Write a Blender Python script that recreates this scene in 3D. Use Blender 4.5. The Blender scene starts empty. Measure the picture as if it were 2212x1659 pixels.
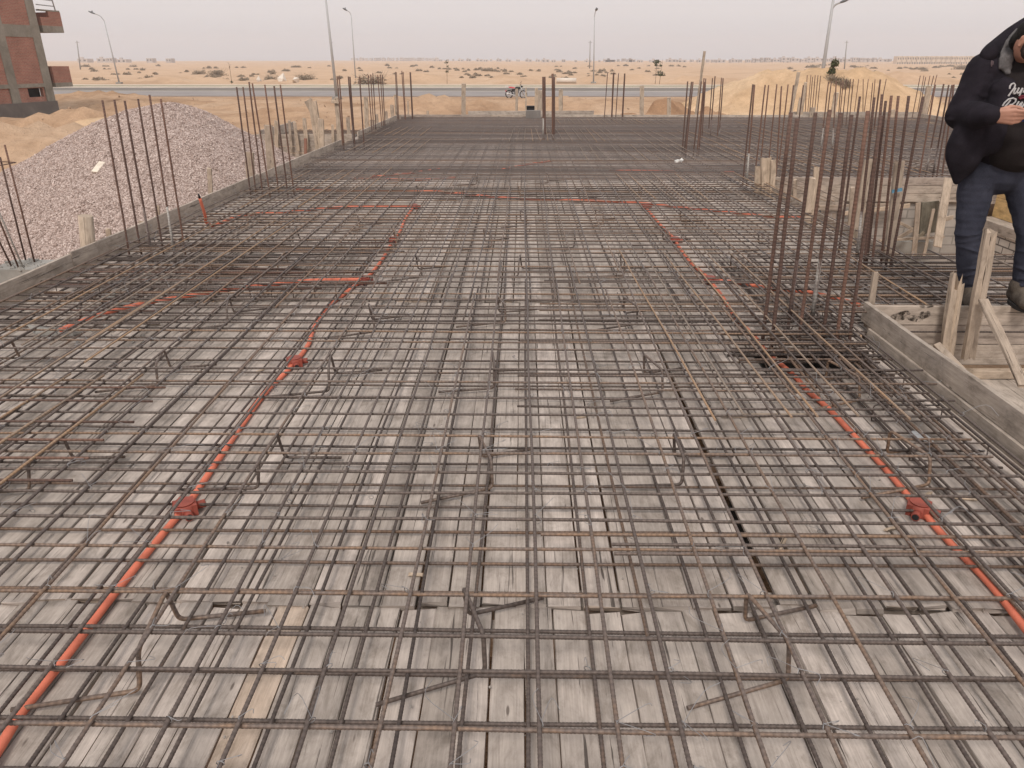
import bpy, math, random
from mathutils import Vector, Matrix, noise, Euler
random.seed(7)
R = math.radians
S = bpy.context.scene
C = S.collection
# ---------------------------------------------------------------- camera
CAMZ = 1.75
cd = bpy.data.cameras.new("camera"); cam = bpy.data.objects.new("camera", cd); C.objects.link(cam)
cam.location = (0, 0, CAMZ); cam.rotation_euler = Euler((R(90 - 23.63), 0, R(0.79)), 'XYZ')
cd.sensor_width = 36; cd.lens = 36 * 1600 / 2212; cd.clip_start = 0.05; cd.clip_end = 9000
S.camera = cam
# ---------------------------------------------------------------- world, sun, exposure
SUN_EL, SUN_AZ = 50, 192          # degrees; azimuth measured from +Y towards +X
w = bpy.data.worlds.new("World"); S.world = w; w.use_nodes = True
nt = w.node_tree; nt.nodes.clear()
wo = nt.nodes.new('ShaderNodeOutputWorld'); bgd = nt.nodes.new('ShaderNodeBackground')
sky = nt.nodes.new('ShaderNodeTexSky'); sky.sky_type = 'NISHITA'; sky.sun_disc = False
sky.sun_elevation = R(SUN_EL); sky.sun_rotation = R(SUN_AZ); sky.dust_density = 6; sky.air_density = 1.2
tc = nt.nodes.new('ShaderNodeTexCoord'); sx = nt.nodes.new('ShaderNodeSeparateXYZ')
nt.links.new(tc.outputs['Generated'], sx.inputs[0])
rp = nt.nodes.new('ShaderNodeValToRGB'); nt.links.new(sx.outputs['Z'], rp.inputs[0])
e = rp.color_ramp.elements
e[0].position = 0.0; e[0].color = (4.7, 4.95, 5.45, 1)
e[1].position = 0.16; e[1].color = (6.9, 6.25, 6.25, 1)
x_ = e.new(0.05); x_.color = (6.6, 6.25, 6.25, 1)
x_ = e.new(0.7); x_.color = (7.4, 7.4, 7.5, 1)
mx = nt.nodes.new('ShaderNodeMix'); mx.data_type = 'RGBA'; mx.inputs[0].default_value = 0.88   # the overcast deck over the clear sky
nt.links.new(sky.outputs[0], mx.inputs[6]); nt.links.new(rp.outputs[0], mx.inputs[7])
nt.links.new(mx.outputs[2], bgd.inputs[0]); bgd.inputs[1].default_value = 0.098
nt.links.new(bgd.outputs[0], wo.inputs[0])
sd = bpy.data.lights.new("sun", 'SUN'); so = bpy.data.objects.new("sun", sd); C.objects.link(so)
sd.energy = 1.5; sd.angle = R(13); sd.color = (1, 0.93, 0.86)
el, az = R(SUN_EL), R(SUN_AZ)
so.rotation_euler = Vector((-math.sin(az) * math.cos(el), -math.cos(az) * math.cos(el), -math.sin(el))).to_track_quat('-Z', 'Y').to_euler()
S.view_settings.view_transform = 'Standard'; S.view_settings.look = 'None'; S.view_settings.gamma = 1
S.view_settings.exposure = 0.38
S.cycles.max_bounces = 5; S.cycles.diffuse_bounces = 3; S.cycles.glossy_bounces = 2
S.cycles.volume_bounces = 1; S.cycles.use_denoising = True
# ---------------------------------------------------------------- helpers
CR = cam.rotation_euler.to_matrix()
CO = Vector((0, 0, CAMZ))
def ray(px, py): return CR @ Vector(((px - 1106) / 1600, -(py - 829.5) / 1600, -1))
def G(px, py, z=0.0):                      # the photo's point on the level plane z
    d = ray(px, py); return CO + d * ((z - CAMZ) / d.z)
def P(px, py, Y):                          # the photo's point on the upright plane y = Y
    d = ray(px, py); return CO + d * (Y / d.y)
def V(*a): return Vector(a)
def rnd(a, b): return random.uniform(a, b)
GZ = -1.3                                   # level of the site's ground

class MB:
    def __init__(s): s.v = []; s.f = []; s.uv = []; s.tn = []; s.mi = []; s.cur = 0; s.sm = []; s.smooth = False
    def face(s, idx, uv=None, tone=0.5):
        s.f.append(idx); s.uv.append(uv or [(s.v[i][0], s.v[i][1]) for i in idx]); s.tn.append(tone); s.mi.append(s.cur); s.sm.append(s.smooth)
    def add(s, p): s.v.append((p[0], p[1], p[2])); return len(s.v) - 1
    def build(s, name, mats, parent=None, origin=None):
        me = bpy.data.meshes.new(name)
        vs = s.v
        if origin is not None: vs = [(a[0] - origin[0], a[1] - origin[1], a[2] - origin[2]) for a in vs]
        me.from_pydata(vs, [], s.f)
        ul = me.uv_layers.new(name='UVMap'); flat = [c for f in s.uv for u in f for c in u]
        ul.data.foreach_set('uv', flat)
        at = me.attributes.new('tone', 'FLOAT', 'FACE'); at.data.foreach_set('value', s.tn)
        me.polygons.foreach_set('material_index', s.mi); me.polygons.foreach_set('use_smooth', s.sm)
        for m in (mats if isinstance(mats, (list, tuple)) else [mats]): me.materials.append(m)
        me.update()
        o = bpy.data.objects.new(name, me); C.objects.link(o)
        if origin is not None: o.location = origin
        if parent is not None: o.parent = parent
        return o
    def rebar(s, pts, r, n=6, ribs=None):
        """tube whose surface carries raised ribs where ribs(point) is true"""
        if ribs is None: return s.tube(pts, r, n)
        out, rad = [], []
        for a, b in zip(pts, pts[1:]):
            L = (b - a).length
            if ribs((a + b) / 2):
                k = max(2, int(L / 0.0052)); k += k % 2
                for i in range(k): out.append(a.lerp(b, i / k)); rad.append(r * (0.95 if i % 2 else 1.13))
            else: out.append(a); rad.append(r)
        out.append(pts[-1]); rad.append(r); m_ = len(out)
        s.tube(out, lambda t: rad[min(m_ - 1, int(round(t * (m_ - 1))))], n)
    def tube(s, pts, r, n=6, r1=None, caps=True, tone=0.5):
        was, s.smooth = s.smooth, True
        pts = [Vector(p) for p in pts]; L = 0; rings = []
        d0 = (pts[1] - pts[0]).normalized(); up = V(0, 0, 1) if abs(d0.z) < 0.9 else V(1, 0, 0)
        a = d0.cross(up).normalized(); v0 = rnd(0, 5)
        m = len(pts)
        for i, p in enumerate(pts):
            d = (pts[min(i + 1, m - 1)] - pts[max(i - 1, 0)]).normalized()
            a = (a - d * a.dot(d)).normalized(); b = d.cross(a)
            if i: L += (p - pts[i - 1]).length
            rr = r(i / (m - 1)) if callable(r) else (r if r1 is None else r + (r1 - r) * i / (m - 1))
            rings.append(([s.add(p + a * rr * math.cos(2 * math.pi * k / n) + b * rr * math.sin(2 * math.pi * k / n)) for k in range(n)], L + v0))
        for (A, la), (B, lb) in zip(rings, rings[1:]):
            for k in range(n):
                k2 = (k + 1) % n
                s.face([A[k], A[k2], B[k2], B[k]], [(k / n, la), ((k + 1) / n, la), ((k + 1) / n, lb), (k / n, lb)], tone)
        s.smooth = False
        if caps:
            s.face(rings[0][0][::-1], [(0, v0)] * n, tone); s.face(rings[-1][0], [(0, v0)] * n, tone)
        s.smooth = was
    def plank(s, a, b, nrm, w, t, tone=None, wob=0.002, w1=None, bev=0.004, seg=0.45, ragged=0.0, top=True):
        """board from a to b; a-b runs along the middle of its face that looks along nrm"""
        a = Vector(a); b = Vector(b); d = b - a; L = d.length; d = d.normalized()
        n_ = Vector(nrm); n_ = (n_ - d * n_.dot(d)).normalized(); sd_ = d.cross(n_)
        if tone is None: tone = random.random()
        w1 = w if w1 is None else w1; m = max(1, int(L / seg)); ou, ov = rnd(0, 50), rnd(0, 50)
        rings = []
        for i in range(m + 1):
            k = i / m; ww = (w + (w1 - w) * k) / 2; c = a + d * (L * k) + sd_ * rnd(-wob, wob) + n_ * rnd(-wob, wob) * 0.6
            e_ = rnd(-1, 1) * wob
            prof = [(-ww + e_, -bev), (-ww + bev, 0), (ww - bev, 0), (ww + e_, -bev), (ww, -t + bev), (ww - bev, -t), (-ww + bev, -t), (-ww, -t + bev)]
            ring = []
            for j, (u, h) in enumerate(prof):
                q = c + sd_ * u + n_ * h
                if ragged: q = q + (d * rnd(-ragged, ragged) * (2.2 if i == m and ragged > .015 else 1) if i in (0, m) else sd_ * rnd(-ragged, ragged) * .22 + n_ * rnd(-ragged, ragged) * .12)
                ring.append(s.add(q))
            rings.append((ring, L * k))
        us = [-w / 2, -w / 2, w / 2, w / 2 + .004, w / 2 + t, w / 2 + t + .005, w * 1.5 + t, w * 1.5 + t + .01, w * 1.5 + 2 * t]
        for (A, la), (B, lb) in zip(rings, rings[1:]):
            for j in range(8):
                j2 = (j + 1) % 8
                s.face([A[j], A[j2], B[j2], B[j]], [(us[j] + ou, la + ov), (us[j + 1] + ou, la + ov), (us[j + 1] + ou, lb + ov), (us[j] + ou, lb + ov)], tone)
        for (A, la), fl in ((rings[0], 1), (rings[-1], 0)):
            idx = A[::-1] if fl else A[:]
            s.face(idx, [(ou + .2 + .002 * q, ov) for q in range(8)], min(1, tone + .1))
    def box(s, lo, hi, M=None, tone=0.5, uvs=1.0):
        P8 = [V(x, y, z) for z in (lo[2], hi[2]) for y in (lo[1], hi[1]) for x in (lo[0], hi[0])]
        Q = [M @ p if M else p for p in P8]; b = len(s.v)
        for q in Q: s.add(q)
        for fc, ax in (((0, 2, 3, 1), (0, 1)), ((4, 5, 7, 6), (0, 1)), ((0, 1, 5, 4), (0, 2)), ((2, 6, 7, 3), (0, 2)), ((0, 4, 6, 2), (1, 2)), ((1, 3, 7, 5), (1, 2))):
            s.face([b + i for i in fc], [(P8[i][ax[0]] * uvs, P8[i][ax[1]] * uvs) for i in fc], tone)
    def ball(s, c, r, nu=12, nv=8, M=None, tone=0.5, fn=None):
        was, s.smooth = s.smooth, True
        r = r if isinstance(r, (tuple, list, Vector)) else (r, r, r); c = Vector(c); b = len(s.v)
        for i in range(nv + 1):
            th = math.pi * i / nv
            for k in range(nu):
                ph = 2 * math.pi * k / nu
                q = V(r[0] * math.sin(th) * math.cos(ph), r[1] * math.sin(th) * math.sin(ph), r[2] * math.cos(th))
                if fn: q = fn(q)
                if M: q = M @ q
                s.add(c + q)
        for i in range(nv):
            for k in range(nu):
                k2 = (k + 1) % nu
                s.face([b + i * nu + k, b + (i + 1) * nu + k, b + (i + 1) * nu + k2, b + i * nu + k2],
                       [(k / nu, i / nv), (k / nu, (i + 1) / nv), ((k + 1) / nu, (i + 1) / nv), ((k + 1) / nu, i / nv)], tone)
        s.smooth = was
    def prism(s, poly, n_, t, tone=0.5):       # polygon of points, thickened by t along n_
        poly = [Vector(p) for p in poly]; n_ = Vector(n_).normalized() * t
        A = [s.add(p) for p in poly]; B = [s.add(p + n_) for p in poly]; m = len(A)
        s.face(A[::-1], None, tone); s.face(B, None, tone)
        for i in range(m):
            j = (i + 1) % m; s.face([A[i], A[j], B[j], B[i]], None, tone)

def tag(o, label=None, cat=None, group=None, kind=None):
    if label: o['label'] = label
    if cat: o['category'] = cat
    if group: o['group'] = group
    if kind: o['kind'] = kind
    return o
def empty(name, loc, rz=0):
    o = bpy.data.objects.new(name, None); C.objects.link(o); o.location = loc; o.rotation_euler = (0, 0, rz)
    o.empty_display_size = 0.1; return o
def copy_tree(o, parent=None):
    c = o.copy(); C.objects.link(c)
    if parent: c.parent = parent
    for ch in list(o.children): copy_tree(ch, c)
    return c
ORD = ['leftmost', 'second', 'third', 'fourth', 'fifth', 'sixth', 'seventh', 'eighth', 'ninth', 'tenth', 'eleventh', 'twelfth', 'thirteenth', 'fourteenth']
def ordn(i): return 'leftmost' if i == 0 else ORD[i] + ' from the left'
def bez(pts, n=8):                            # smooth path through points
    pts = [Vector(p) for p in pts]; out = []
    q = [pts[0] * 2 - pts[1]] + pts + [pts[-1] * 2 - pts[-2]]
    for i in range(1, len(q) - 2):
        for k in range(n):
            t = k / n; a, b, c, d = q[i - 1], q[i], q[i + 1], q[i + 2]
            out.append(0.5 * ((2 * b) + (c - a) * t + (2 * a - 5 * b + 4 * c - d) * t * t + (3 * b - a - 3 * c + d) * t ** 3))
    out.append(pts[-1]); return out
def fil(pts, r=0.03, n=4):                    # polyline with rounded corners
    pts = [Vector(p) for p in pts]; out = [pts[0]]
    for a, b, c in zip(pts, pts[1:], pts[2:]):
        u = (a - b); v = (c - b); ra = min(r, u.length * .45, v.length * .45)
        s_, e_ = b + u.normalized() * ra, b + v.normalized() * ra
        for k in range(n + 1):
            t = k / n; out.append(s_ * (1 - t) ** 2 + b * 2 * t * (1 - t) + e_ * t * t)
    out.append(pts[-1]); return out

# ---------------------------------------------------------------- materials
class NB:
    """small node-building helper"""
    def __init__(s, name):
        s.m = bpy.data.materials.new(name); s.m.use_nodes = True; s.t = s.m.node_tree; s.n = s.t.nodes; s.l = s.t.links
        s.p = s.n['Principled BSDF']; s.p.inputs['Specular IOR Level'].default_value = 0.3
    def new(s, ty, **k):
        o = s.n.new(ty)
        for a, b in k.items(): setattr(o, a, b)
        return o
    def lk(s, a, b): s.l.new(a, b)
    def coord(s, kind='Object', scale=(1, 1, 1), loc=None):
        t = s.new('ShaderNodeTexCoord'); m = s.new('ShaderNodeMapping'); m.inputs['Scale'].default_value = scale
        s.lk(t.outputs[kind], m.inputs[0])
        if loc is not None: s.lk(loc, m.inputs['Location'])
        return m.outputs[0]
    def noise(s, vec, scale=5, detail=4, rough=0.55, dist=0):
        o = s.new('ShaderNodeTexNoise'); o.inputs['Scale'].default_value = scale; o.inputs['Detail'].default_value = detail
        o.inputs['Roughness'].default_value = rough; o.inputs['Distortion'].default_value = dist; s.lk(vec, o.inputs['Vector']); return o.outputs[0]
    def vor(s, vec, scale=5, feature='F1', out=0):
        o = s.new('ShaderNodeTexVoronoi', feature=feature); o.inputs['Scale'].default_value = scale; s.lk(vec, o.inputs['Vector']); return o.outputs[out]
    def ramp(s, fac, stops):
        o = s.new('ShaderNodeValToRGB'); s.lk(fac, o.inputs[0]); e = o.color_ramp.elements
        for i, (p, c) in enumerate(stops):
            c = c if len(c) == 4 else (*c, 1)
            if i < 2: e[i].position = p; e[i].color = c
            else: q = e.new(p); q.color = c
        return o.outputs[0]
    def mix(s, fac, a, b, blend='MIX'):
        o = s.new('ShaderNodeMix', data_type='RGBA', blend_type=blend)
        for v, i in ((fac, 0), (a, 6), (b, 7)):
            if isinstance(v, (int, float)): o.inputs[i].default_value = v
            elif isinstance(v, tuple): o.inputs[i].default_value = v if len(v) == 4 else (*v, 1)
            else: s.lk(v, o.inputs[i])
        return o.outputs[2]
    def math(s, op, a, b=0.0, clamp=False):
        o = s.new('ShaderNodeMath', operation=op, use_clamp=clamp)
        for v, i in ((a, 0), (b, 1)):
            if isinstance(v, (int, float)): o.inputs[i].default_value = v
            else: s.lk(v, o.inputs[i])
        return o.outputs[0]
    def bump(s, h, strength=0.3, dist=0.01):
        o = s.new('ShaderNodeBump'); o.inputs['Strength'].default_value = strength; o.inputs['Distance'].default_value = dist
        s.lk(h, o.inputs['Height']); s.lk(o.outputs[0], s.p.inputs['Normal']); return o
    def attr(s, name, out='Fac'):
        o = s.new('ShaderNodeAttribute'); o.attribute_name = name; return o.outputs[out]
    def rand(s): return s.new('ShaderNodeObjectInfo').outputs['Random']
    def col(s, c):
        if isinstance(c, tuple): s.p.inputs['Base Color'].default_value = (*c, 1)
        else: s.lk(c, s.p.inputs['Base Color'])
    def rough(s, v): s.p.inputs['Roughness'].default_value = v

def wood(name, c0, c1, c2, stain=(0.25, 0.22, 0.2), stain_amt=0.5, raw=None):
    b = NB(name); tone = b.attr('tone')
    uv = b.coord('UV')
    col = b.ramp(tone, [(0, c0), (1, c2), (0.5, c1)])
    if raw: col = b.mix(b.math('GREATER_THAN', tone, 0.985), col, raw)
    g = b.noise(b.coord('UV', (30, 1.6, 1)), 1, 5, 0.65, 0.6)
    col = b.mix(0.45, col, b.ramp(g, [(0.3, (0.55, 0.51, 0.48)), (0.66, (1.2, 1.18, 1.16))]), 'MULTIPLY')
    fine = b.noise(b.coord('UV', (150, 5, 1)), 1, 3, 0.6)
    col = b.mix(0.4, col, b.ramp(fine, [(0.32, (0.6, 0.58, 0.56)), (0.65, (1.15, 1.15, 1.15))]), 'MULTIPLY')
    bl = b.noise(b.coord('UV', (3.2, 1.7, 1)), 1.3, 5, 0.6, 0.3)
    fac = b.ramp(bl, [(0.42, (0, 0, 0)), (0.72, (1, 1, 1))])
    col = b.mix(b.math('MULTIPLY', fac, stain_amt), col, stain)
    m1 = b.noise(b.coord('UV', (11, 6, 1)), 1.0, 7, 0.72, 0.4)      # mottled cement film and dirt
    col = b.mix(0.85, col, b.ramp(m1, [(0.32, (0.56, 0.54, 0.51)), (0.5, (0.98, 0.97, 0.96)), (0.68, (1.22, 1.21, 1.19))]), 'MULTIPLY')
    sp = b.ramp(b.noise(b.coord('UV', (60, 34, 1)), 1.0, 3, 0.6), [(0.70, (0, 0, 0)), (0.76, (1, 1, 1))])
    col = b.mix(b.math('MULTIPLY', sp, 0.5), col, (0.16, 0.13, 0.115))
    # cracks that follow the grain
    ck = b.noise(b.coord('UV', (34, 0.8, 1)), 1, 4, 0.75, 1.2)
    ckf = b.ramp(ck, [(0.35, (1, 1, 1)), (0.378, (0, 0, 0))])
    col = b.mix(b.math('MULTIPLY', ckf, 0.8), col, (0.045, 0.035, 0.03))
    # knots and nail heads
    kd = b.vor(b.coord('UV', (9, 2.6, 1)), 1.0, 'F1', 0)
    kf = b.ramp(kd, [(0.035, (1, 1, 1)), (0.06, (0, 0, 0))])
    col = b.mix(b.math('MULTIPLY', kf, 0.75), col, (0.07, 0.05, 0.04))
    b.col(col); b.rough(0.9); b.p.inputs['Specular IOR Level'].default_value = 0.15
    hgt = b.math('ADD', b.math('MULTIPLY', g, 0.5), b.math('SUBTRACT', b.math('MULTIPLY', fine, 0.35), ckf))
    b.bump(hgt, 0.55, 0.004)
    return b.m
M = {}
M['deck'] = wood('deck_boards', (0.365, 0.32, 0.285), (0.475, 0.42, 0.378), (0.55, 0.485, 0.44), (0.32, 0.28, 0.25), 0.62, (0.52, 0.42, 0.34))
M['form'] = wood('form_boards', (0.36, 0.30, 0.26), (0.42, 0.355, 0.305), (0.48, 0.41, 0.345), (0.30, 0.26, 0.225), 0.6)
M['greyboard'] = wood('cement_grey_boards', (0.39, 0.335, 0.285), (0.45, 0.39, 0.335), (0.51, 0.445, 0.385), (0.31, 0.27, 0.235), 0.7)
M['stake'] = wood('stake_timber', (0.38, 0.31, 0.25), (0.47, 0.385, 0.305), (0.55, 0.44, 0.335), (0.32, 0.27, 0.225), 0.5)
M['yellowwood'] = wood('fresh_yellow_board', (0.66, 0.46, 0.22), (0.66, 0.46, 0.22), (0.66, 0.46, 0.22), (0.6, 0.42, 0.24), 0.2)

def steel(name, ca, cb, cr, rust=0.5, rib=150, metal=0.25, rough=0.55):
    b = NB(name); rr = b.rand()
    n1 = b.noise(b.coord('UV', (1, 3, 1)), 2.0, 4, 0.6); n2 = b.noise(b.coord('UV', (4, 25, 1)), 1.5, 3, 0.6)
    base = b.mix(rr, ca, cb)
    f = b.math('ADD', n1, b.math('MULTIPLY', b.math('SUBTRACT', rr, 0.5), 0.5))
    f = b.ramp(f, [(0.62 - rust * 0.25, (0, 0, 0)), (0.82 - rust * 0.2, (1, 1, 1))])
    col = b.mix(f, base, cr)
    col = b.mix(0.5, col, b.ramp(n2, [(0.3, (0.62, 0.62, 0.62)), (0.7, (1.25, 1.2, 1.15))]), 'MULTIPLY')
    w_ = b.new('ShaderNodeTexWave', wave_type='BANDS', bands_direction='Y'); w_.inputs['Scale'].default_value = rib / 6.283 * 1.0
    w_.inputs['Distortion'].default_value = 0
    mp = b.coord('UV', (0.02, 1, 1)); b.lk(mp, w_.inputs['Vector'])
    col = b.mix(0.35, col, b.ramp(w_.outputs[0], [(0.25, (0.55, 0.55, 0.55)), (0.75, (1.15, 1.15, 1.15))]), 'MULTIPLY')
    b.col(col); b.p.inputs['Metallic'].default_value = metal; b.rough(rough)
    b.bump(w_.outputs[0], 0.5, 0.002)
    return b.m
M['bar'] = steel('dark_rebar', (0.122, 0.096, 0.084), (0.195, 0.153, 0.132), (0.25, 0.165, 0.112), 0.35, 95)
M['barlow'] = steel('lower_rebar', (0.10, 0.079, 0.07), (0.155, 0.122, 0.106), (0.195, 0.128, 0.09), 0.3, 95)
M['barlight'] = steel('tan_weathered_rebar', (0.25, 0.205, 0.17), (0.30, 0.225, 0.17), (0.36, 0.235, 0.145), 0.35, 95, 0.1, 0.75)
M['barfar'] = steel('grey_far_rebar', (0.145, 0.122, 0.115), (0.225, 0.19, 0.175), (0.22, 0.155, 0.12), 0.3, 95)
M['barrust'] = steel('rusty_starter_bar', (0.115, 0.072, 0.059), (0.15, 0.092, 0.073), (0.185, 0.105, 0.078), 0.5, 80, 0.1, 0.75)
M['barcement'] = steel('cement_splashed_bar', (0.15, 0.11, 0.1), (0.24, 0.21, 0.19), (0.42, 0.4, 0.37), 1.1, 80, 0.05, 0.9)
def plain(name, c, rough=0.6, metal=0.0, var=0.15, sc=8, spec=0.3, bump=0.0):
    b = NB(name)
    n1 = b.noise(b.coord('Object'), sc, 5, 0.6)
    b.col(b.mix(1.0, c, b.ramp(n1, [(0.3, (1 - var,) * 3), (0.7, (1 + var,) * 3)]), 'MULTIPLY'))
    b.rough(rough); b.p.inputs['Metallic'].default_value = metal; b.p.inputs['Specular IOR Level'].default_value = spec
    if bump: b.bump(n1, bump, 0.02)
    return b.m
M['wire'] = plain('galvanised_wire', (0.32, 0.31, 0.31), 0.45, 0.4)
M['orange'] = plain('orange_conduit', (0.63, 0.175, 0.105), 0.7, 0, 0.16, 6, 0.3)
M['redbox'] = plain('red_brown_box_plastic', (0.31, 0.075, 0.052), 0.5, 0, 0.2, 10, 0.3)
M['black'] = plain('black_plastic', (0.02, 0.02, 0.022), 0.6)
M['concrete'] = plain('concrete', (0.30, 0.285, 0.26), 0.95, 0, 0.25, 3, 0.2, 0.4)
M['lampsteel'] = plain('galvanised_pole', (0.42, 0.42, 0.42), 0.6, 0.2, 0.08, 2)
M['lamphead'] = plain('lamp_head_grey', (0.16, 0.17, 0.18), 0.5)
M['polefar'] = plain('far_pole_grey', (0.30, 0.29, 0.28), 0.8)
M['farblock'] = plain('far_block_grey', (0.46, 0.41, 0.38), 0.9, 0, 0.3, 0.05)
M['farpale'] = plain('far_block_pale', (0.60, 0.50, 0.40), 0.9, 0, 0.1, 0.05)
M['chip'] = plain('mortar_lump', (0.36, 0.33, 0.3), 0.95, 0, 0.3, 20, 0.1, 0.5)
# sand / ground
def sand(name, c0, c1, c2, big=0.12, tracks=False):
    b = NB(name); co = b.coord('Object')
    n1 = b.noise(co, big, 6, 0.6, 0.4); n2 = b.noise(co, 1.4, 6, 0.65); n3 = b.noise(co, 14, 4, 0.7)
    col = b.ramp(n1, [(0.35, c0), (0.68, c2), (0.5, c1)])
    col = b.mix(0.6, col, b.ramp(n2, [(0.3, (0.66, 0.63, 0.60)), (0.7, (1.18, 1.17, 1.15))]), 'MULTIPLY')
    col = b.mix(0.5, col, b.ramp(n3, [(0.35, (0.82, 0.8, 0.78)), (0.65, (1.1, 1.1, 1.1))]), 'MULTIPLY')
    if name == 'site_sand':                      # sand colour mixed paler on the far side of the road
        sy = b.new('ShaderNodeSeparateXYZ'); b.lk(co, sy.inputs[0])
        fy = b.math('MULTIPLY', b.math('SUBTRACT', sy.outputs['Y'], 100.0), 0.05, True)
        col = b.mix(b.math('MULTIPLY', fy, 0.5), col, (0.62, 0.44, 0.30))
    pb = b.ramp(b.vor(co, 2.2), [(0.05, (1, 1, 1)), (0.09, (0, 0, 0))])
    col = b.mix(b.math('MULTIPLY', pb, 0.3), col, (0.28, 0.2, 0.14))
    b.col(col); b.rough(1.0); b.p.inputs['Specular IOR Level'].default_value = 0.05
    b.bump(b.math('ADD', b.math('MULTIPLY', n2, 1.0), b.math('MULTIPLY', n3, 0.25)), 0.8, 0.22)
    return b.m
M['sand'] = sand('site_sand', (0.36, 0.23, 0.145), (0.48, 0.325, 0.215), (0.55, 0.40, 0.285))
M['dune'] = sand('yellow_sand', (0.55, 0.38, 0.235), (0.61, 0.43, 0.275), (0.66, 0.49, 0.33), 0.3)
M['brownsoil'] = sand('brown_soil', (0.34, 0.21, 0.13), (0.40, 0.25, 0.155), (0.44, 0.29, 0.19), 0.3)
# gravel
b = NB('pink_grey_gravel'); co = b.coord('Object')
v1 = b.new('ShaderNodeTexVoronoi'); v1.inputs['Scale'].default_value = 40; b.lk(co, v1.inputs['Vector'])
sp = b.new('ShaderNodeSeparateColor'); b.lk(v1.outputs['Color'], sp.inputs[0])
col = b.ramp(sp.outputs[0], [(0.0, (0.32, 0.24, 0.205)), (1.0, (0.66, 0.55, 0.49)), (0.3, (0.42, 0.325, 0.285)), (0.7, (0.51, 0.40, 0.355))])
col = b.mix(b.math('MULTIPLY', b.noise(co, 0.5, 4), 0.55), col, (0.40, 0.33, 0.30))
ed = b.ramp(v1.outputs['Distance'], [(0.35, (1, 1, 1)), (0.7, (0.5, 0.46, 0.44))])
b.col(b.mix(1.0, col, ed, 'MULTIPLY')); b.rough(0.95); b.bump(v1.outputs['Distance'], -0.9, 0.04); M['gravel'] = b.m
b = NB('gravel_stone'); tn = b.attr('tone')
b.col(b.ramp(tn, [(0, (0.28, 0.21, 0.18)), (1, (0.68, 0.58, 0.52)), (0.35, (0.40, 0.31, 0.27)), (0.75, (0.51, 0.40, 0.355))])); b.rough(0.95); M['stone'] = b.m
# bricks
def brick(name, c1, c2, mo, sc=1.0, bw=0.25, bh=0.075, ms=0.012, bmp=0.6, coordk='UV'):
    b = NB(name); bt = b.new('ShaderNodeTexBrick'); b.lk(b.coord(coordk, (sc, sc, sc)), bt.inputs['Vector'])
    for k, v_ in (('Color1', c1), ('Color2', c2), ('Mortar', mo)): bt.inputs[k].default_value = (*v_, 1)
    bt.inputs['Scale'].default_value = 1; bt.inputs['Brick Width'].default_value = bw; bt.inputs['Row Height'].default_value = bh
    bt.inputs['Mortar Size'].default_value = ms; bt.inputs['Bias'].default_value = 0
    n1 = b.noise(b.coord(coordk), 1.2, 5, 0.6); n2 = b.noise(b.coord(coordk), 9, 3)
    col = b.mix(0.7, bt.outputs[0], b.ramp(n1, [(0.3, (0.72, 0.72, 0.72)), (0.7, (1.2, 1.2, 1.2))]), 'MULTIPLY')
    col = b.mix(0.5, col, b.ramp(n2, [(0.3, (0.8, 0.8, 0.8)), (0.7, (1.15, 1.15, 1.15))]), 'MULTIPLY')
    b.col(col); b.rough(0.95); b.bump(bt.outputs['Fac'], -bmp, 0.02); return b.m
M['redbrick'] = brick('red_brick', (0.40, 0.175, 0.13), (0.33, 0.145, 0.11), (0.36, 0.255, 0.205))
M['greybrick'] = brick('mortared_grey_brick', (0.36, 0.325, 0.29), (0.42, 0.375, 0.335), (0.27, 0.245, 0.22), 1, 0.3, 0.13, 0.012)
M['whitebrick'] = brick('pale_limestone_brick', (0.56, 0.51, 0.45), (0.47, 0.42, 0.37), (0.14, 0.12, 0.105), 1, 0.24, 0.10, 0.010, 1.0)
# building concrete with stains
b = NB('raw_frame_concrete'); co = b.coord('Object')
n1 = b.noise(co, 0.9, 6, 0.65, 0.5); n2 = b.noise(co, 7, 4)
col = b.ramp(n1, [(0.3, (0.20, 0.185, 0.155)), (0.7, (0.34, 0.315, 0.27))])
b.col(b.mix(0.4, col, b.ramp(n2, [(0.3, (0.8,) * 3), (0.7, (1.15,) * 3)]), 'MULTIPLY')); b.rough(0.95); M['frame'] = b.m
b = NB('dark_plinth_render'); co = b.coord('Object')
n1 = b.noise(co, 0.55, 6, 0.65, 0.8)
b.col(b.ramp(n1, [(0.3, (0.13, 0.115, 0.105)), (0.62, (0.2, 0.18, 0.165)), (0.72, (0.34, 0.31, 0.28))])); b.rough(0.95); M['plinth'] = b.m
# road
b = NB('asphalt'); co = b.coord('Object')
n1 = b.noise(co, 0.25, 5, 0.6); n2 = b.noise(co, 20, 3)
col = b.ramp(n1, [(0.3, (0.23, 0.205, 0.195)), (0.7, (0.30, 0.27, 0.255))])
b.col(b.mix(0.3, col, b.ramp(n2, [(0.3, (0.8,) * 3), (0.7, (1.2,) * 3)]), 'MULTIPLY')); b.rough(0.9); M['asphalt'] = b.m
b = NB('asphalt_dark'); co = b.coord('Object')
n1 = b.noise(co, 0.5, 6, 0.7)
b.col(b.ramp(n1, [(0.3, (0.13, 0.115, 0.10)), (0.7, (0.22, 0.19, 0.165))])); b.rough(0.95); M['asphalt2'] = b.m
M['kerb'] = plain('kerb_stone', (0.64, 0.57, 0.49), 0.9, 0, 0.12, 0.4)
b = NB('verge_grass'); co = b.coord('Object'); n1 = b.noise(co, 1.3, 5, 0.7)
b.col(b.ramp(n1, [(0.35, (0.15, 0.145, 0.055)), (0.7, (0.34, 0.26, 0.16))])); b.rough(1); M['verge'] = b.m
b = NB('dry_shrub_leaf'); rr = b.rand()
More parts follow.
